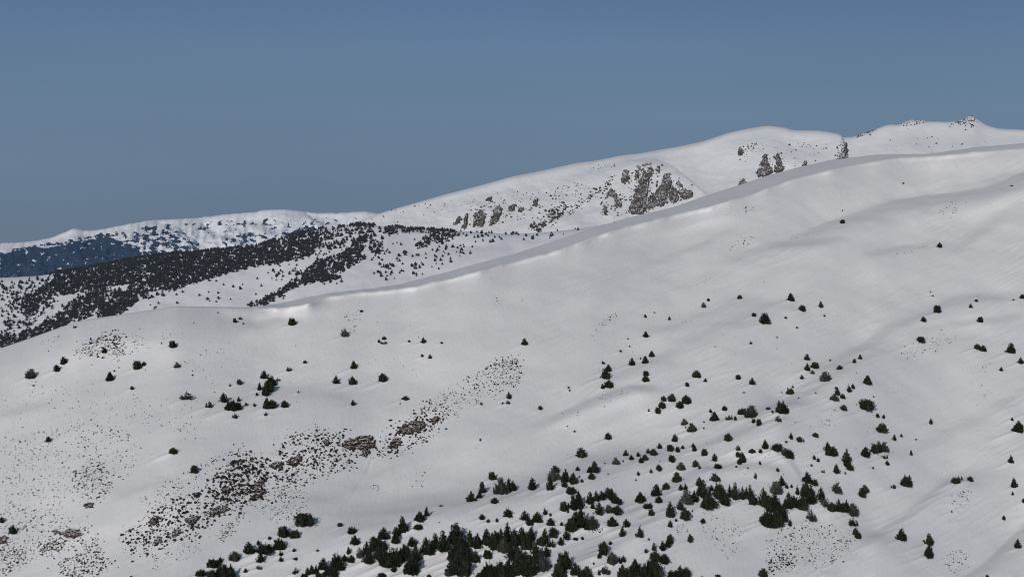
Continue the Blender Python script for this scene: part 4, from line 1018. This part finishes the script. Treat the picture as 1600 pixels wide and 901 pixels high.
# ------------------------------------------------------------------ names for the trees: where each stands, by landmarks one can find
ZONES = [  # x0, x1, y0, y1 (photo pixels), place, dense
 (0,100,500,640,'on snow left of the scrub patch',0),
 (100,245,495,560,'around the scrub patch on left ridge',0),
 (100,245,560,640,'below the scrub patch on left ridge',0),
 (245,345,470,660,'on open snow right of the scrub patch',0),
 (345,384,560,660,'in the group left of the black clump',0),
 (384,460,575,655,'in the black clump at left centre',0),
 (345,480,470,575,'under the left end of the crest',0),
 (480,580,470,560,'around the scrubby ragged tree under the crest',0),
 (580,705,500,575,'above the lone square tree, left centre',0),
 (480,705,560,660,'on snow above the big brown crags',0),
 (705,860,430,560,'on smooth snow at the picture centre',0),
 (705,860,560,740,'on snow right of the brown crags',0),
 (0,345,660,765,'on stony snow above the boulder field',0),
 (0,300,765,905,'beside the red rocks at bottom left',0),
 (300,350,835,905,'at the left tip of the bottom trees',0),
 (350,378,835,905,'in the leftmost clump at the bottom edge',0),
 (360,480,795,842,'upper group right below the boulder field',0),
 (378,480,842,905,'lower group well below the boulder field',0),
 (480,560,860,905,'at the diagonal band, lower left end',0),
 (520,565,795,860,'at the upper start of diagonal band',0),
 (565,622,780,860,'along upper edge of the diagonal band',0),
 (565,622,860,905,'below the diagonal band at bottom edge',0),
 (622,665,790,835,'at the raised tip of diagonal band',0),
 (622,665,835,905,'at the right end of diagonal band',0),
 (540,600,842,880,'in the middle of the diagonal band',0),
 (665,700,800,905,'between diagonal band and bottom centre clump',0),
 (665,730,740,800,'left of the tall paired pines',0),
 (730,805,735,775,'around the tall paired pines',0),
 (730,825,775,820,'on snow above the bottom centre clump',0),
 (825,870,775,835,'above right shoulder of bottom centre clump',0),
 (690,870,820,862,'in upper half of bottom centre clump',1),
 (690,870,862,910,'in lower half of bottom centre clump',1),
 (870,900,850,910,'right of the bottom centre clump',0),
 (820,850,735,775,'alone right of the tall paired pines',0),
 (850,912,700,775,'in the upright group at lower centre',0),
 (912,935,700,760,'in the trio right of upright group',0),
 (880,930,770,805,'in left part of lower centre grove',0),
 (930,975,760,805,'in right part of lower centre grove',0),
 (870,940,805,835,'in dense bottom of lower centre grove',0),
 (845,915,835,870,'below the grove by its snow mound',0),
 (900,945,835,910,'far below the grove, left side',0),
 (945,990,800,850,'on the snow lane right of grove',0),
 (945,992,850,905,'far below the grove, right side',0),
 (992,1085,868,910,'in bottom edge clump right of centre',1),
 (960,1050,825,868,'above bottom edge clump right of centre',0),
 (985,1062,755,800,'on snow left of the long pine row',0),
 (1030,1085,790,835,'below left end of the pine row',0),
 (1050,1112,740,795,'in left part of long pine row',0),
 (1112,1145,735,795,'in the middle of long pine row',0),
 (1145,1190,745,795,'at right end of long pine row',0),
 (1185,1215,735,775,'at upper left of big right-hand clump',0),
 (1185,1245,775,830,'in the body of big right-hand clump',1),
 (1240,1285,735,795,'at peaked side of big right-hand clump',0),
 (1210,1290,795,830,'just below the big right-hand clump',0),
 (1282,1345,770,850,'in curved row right of big clump',0),
 (1085,1150,800,905,'on the snow below the long pine row',0),
 (1150,1330,830,910,'beside stony patch at the bottom right',0),
 (1100,1200,690,752,'around the layered snow hummock',0),
 (1200,1250,685,752,'at right shoulder of layered snow hummock',0),
 (870,935,640,700,'on open snow above the upright group',0),
 (935,975,690,735,'at left end of thin tree line',0),
 (975,1030,690,735,'in thin tree line, left of middle',0),
 (1030,1100,690,735,'in thin tree line, left of hummock',0),
 (975,1060,735,760,'under the thin tree line',0),
 (1040,1100,672,692,'just above the thin tree line',0),
 (860,1020,550,612,'by the upright pair right of centre',0),
 (930,1060,560,585,'in the upper row right of centre',0),
 (860,1060,490,560,'on snow upslope of the upright pair',0),
 (1010,1085,600,640,'in the five-tree bunch at mid slope',0),
 (1060,1135,560,600,'around lone round bush above the bunch',0),
 (1135,1215,520,610,'right of the lone round bush',0),
 (1050,1110,635,690,'in left part of dark middle row',0),
 (1110,1145,620,665,'left of centre in dark middle row',0),
 (1145,1200,620,680,'in bushy part of dark middle row',0),
 (1195,1235,600,665,'by the tall ragged middle row pine',0),
 (1195,1250,660,692,'between tall ragged pine and snow hummock',0),
 (1245,1290,540,600,'in small bunch on upper right slope',0),
 (1280,1320,560,600,'around round bush right of upper bunch',0),
 (1320,1360,540,605,'in slanting line right of round bush',0),
 (1290,1345,595,660,'in stacked group below the round bush',0),
 (1235,1290,595,690,'on snow left of the stacked group',0),
 (1345,1420,600,670,'around wide dark bush on right slope',0),
 (1345,1390,670,730,'in the close trio on right slope',0),
 (1390,1500,640,720,'on empty snow right of the close trio',0),
 (1270,1345,670,725,'around leaning tall pines on the right',0),
 (1260,1345,725,775,'below leaning tall pines on the right',0),
 (1335,1440,725,790,'in smooth bowl right of big clump',0),
 (1390,1480,790,905,'in the lower right bowl',0),
 (1480,1530,735,815,'on the low snow rib at the right',0),
 (1530,1610,670,760,'near right edge above the snow rib',0),
 (1480,1610,760,905,'near right edge in bottom corner',0),
 (1480,1610,600,680,'at right edge, mid height',0),
 (1420,1560,450,520,'on scrubby shoulder at the upper right',0),
 (1560,1610,440,520,'at right edge on upper slope',0),
 (1420,1560,520,600,'below scrubby shoulder at the upper right',0),
 (1560,1610,520,610,'at right edge below the scrubby shoulder',0),
 (1060,1170,430,520,'on snow below the crest middle',0),
 (1160,1215,430,520,'around big round bush at upper right',0),
 (1215,1400,430,520,'right of big round bush, upper right',0),
 (1200,1610,170,430,'high under the right end of crest',0),
 (1395,1420,500,600,'below scrubby shoulder at the upper right',0),
 (1215,1250,500,600,'left of small bunch, upper right slope',0),
 (1560,1610,600,640,'at right edge, mid height',0),
]
ORD = ['first', 'second', 'third', 'fourth', 'fifth', 'sixth', 'seventh', 'eighth', 'ninth', 'tenth', 'eleventh', 'twelfth']

NUM = ['none', 'one', 'two', 'three', 'four', 'five', 'six', 'seven', 'eight', 'nine', 'ten', 'eleven', 'twelve', 'thirteen', 'fourteen']

def looks(t):
    q = t['h']/t['w']
    if t['shape'] == 's': return 'ragged'
    if t['shape'] == 'b': return 'many-topped'
    if q > 1.45: return 'slim'
    if q < .85: return 'low wide'
    return 'pointed' if t['shape'] == 'c' else 'round'

def label_trees():
    by = {}
    for t in TREES:
        z = next((i for i, (a, b, c, d, _, _) in enumerate(ZONES) if a <= t['px'] < b and c <= t['py'] < d), -1)
        if z < 0: z = min(range(len(ZONES)), key=lambda i: max(ZONES[i][0]-t['px'], t['px']-ZONES[i][1], 0)+max(ZONES[i][2]-t['py'], t['py']-ZONES[i][3], 0))
        by.setdefault((ZONES[z][4], t['kind'], ZONES[z][5]), []).append(t)
    for (place, kind, dn), L in by.items():
        noun = 'dark pine' if kind == 'tree' else 'dwarf pine'
        g = ('pines ' if kind == 'tree' else 'dwarf pines ')+place
        L.sort(key=lambda t: t['px'])
        n = len(L)
        for i, t in enumerate(L):
            lk = looks(t)
            if n == 1: s = f'single {lk} {noun} {place}'
            elif dn and n > 8 and i not in (0, n-1) and max(L, key=lambda u: u['py']) is not t and min(L, key=lambda u: u['py']-u['h']) is not t:
                s = f'inner {noun} {place}, hemmed in by its neighbours'
            elif dn and n > 8:
                s = f'{"leftmost" if i == 0 else "rightmost" if i == n-1 else "frontmost" if max(L, key=lambda u: u["py"]) is t else "topmost"} {lk} {noun} {place}'
            elif n == 2: s = f'{lk} {noun}, {"left" if i == 0 else "right"} one of two, {place}'
            else:
                o = 'leftmost' if i == 0 else 'rightmost' if i == n-1 else ORD[i]+' from left' if i < n/2 or n < 4 else ORD[n-1-i]+' from right'
                s = f'{lk} {noun}, {o} of {NUM[min(n, 14)]}, {place}'
            tag(t['obj'], s, 'tree' if kind == 'tree' else 'small tree', g)
label_trees()
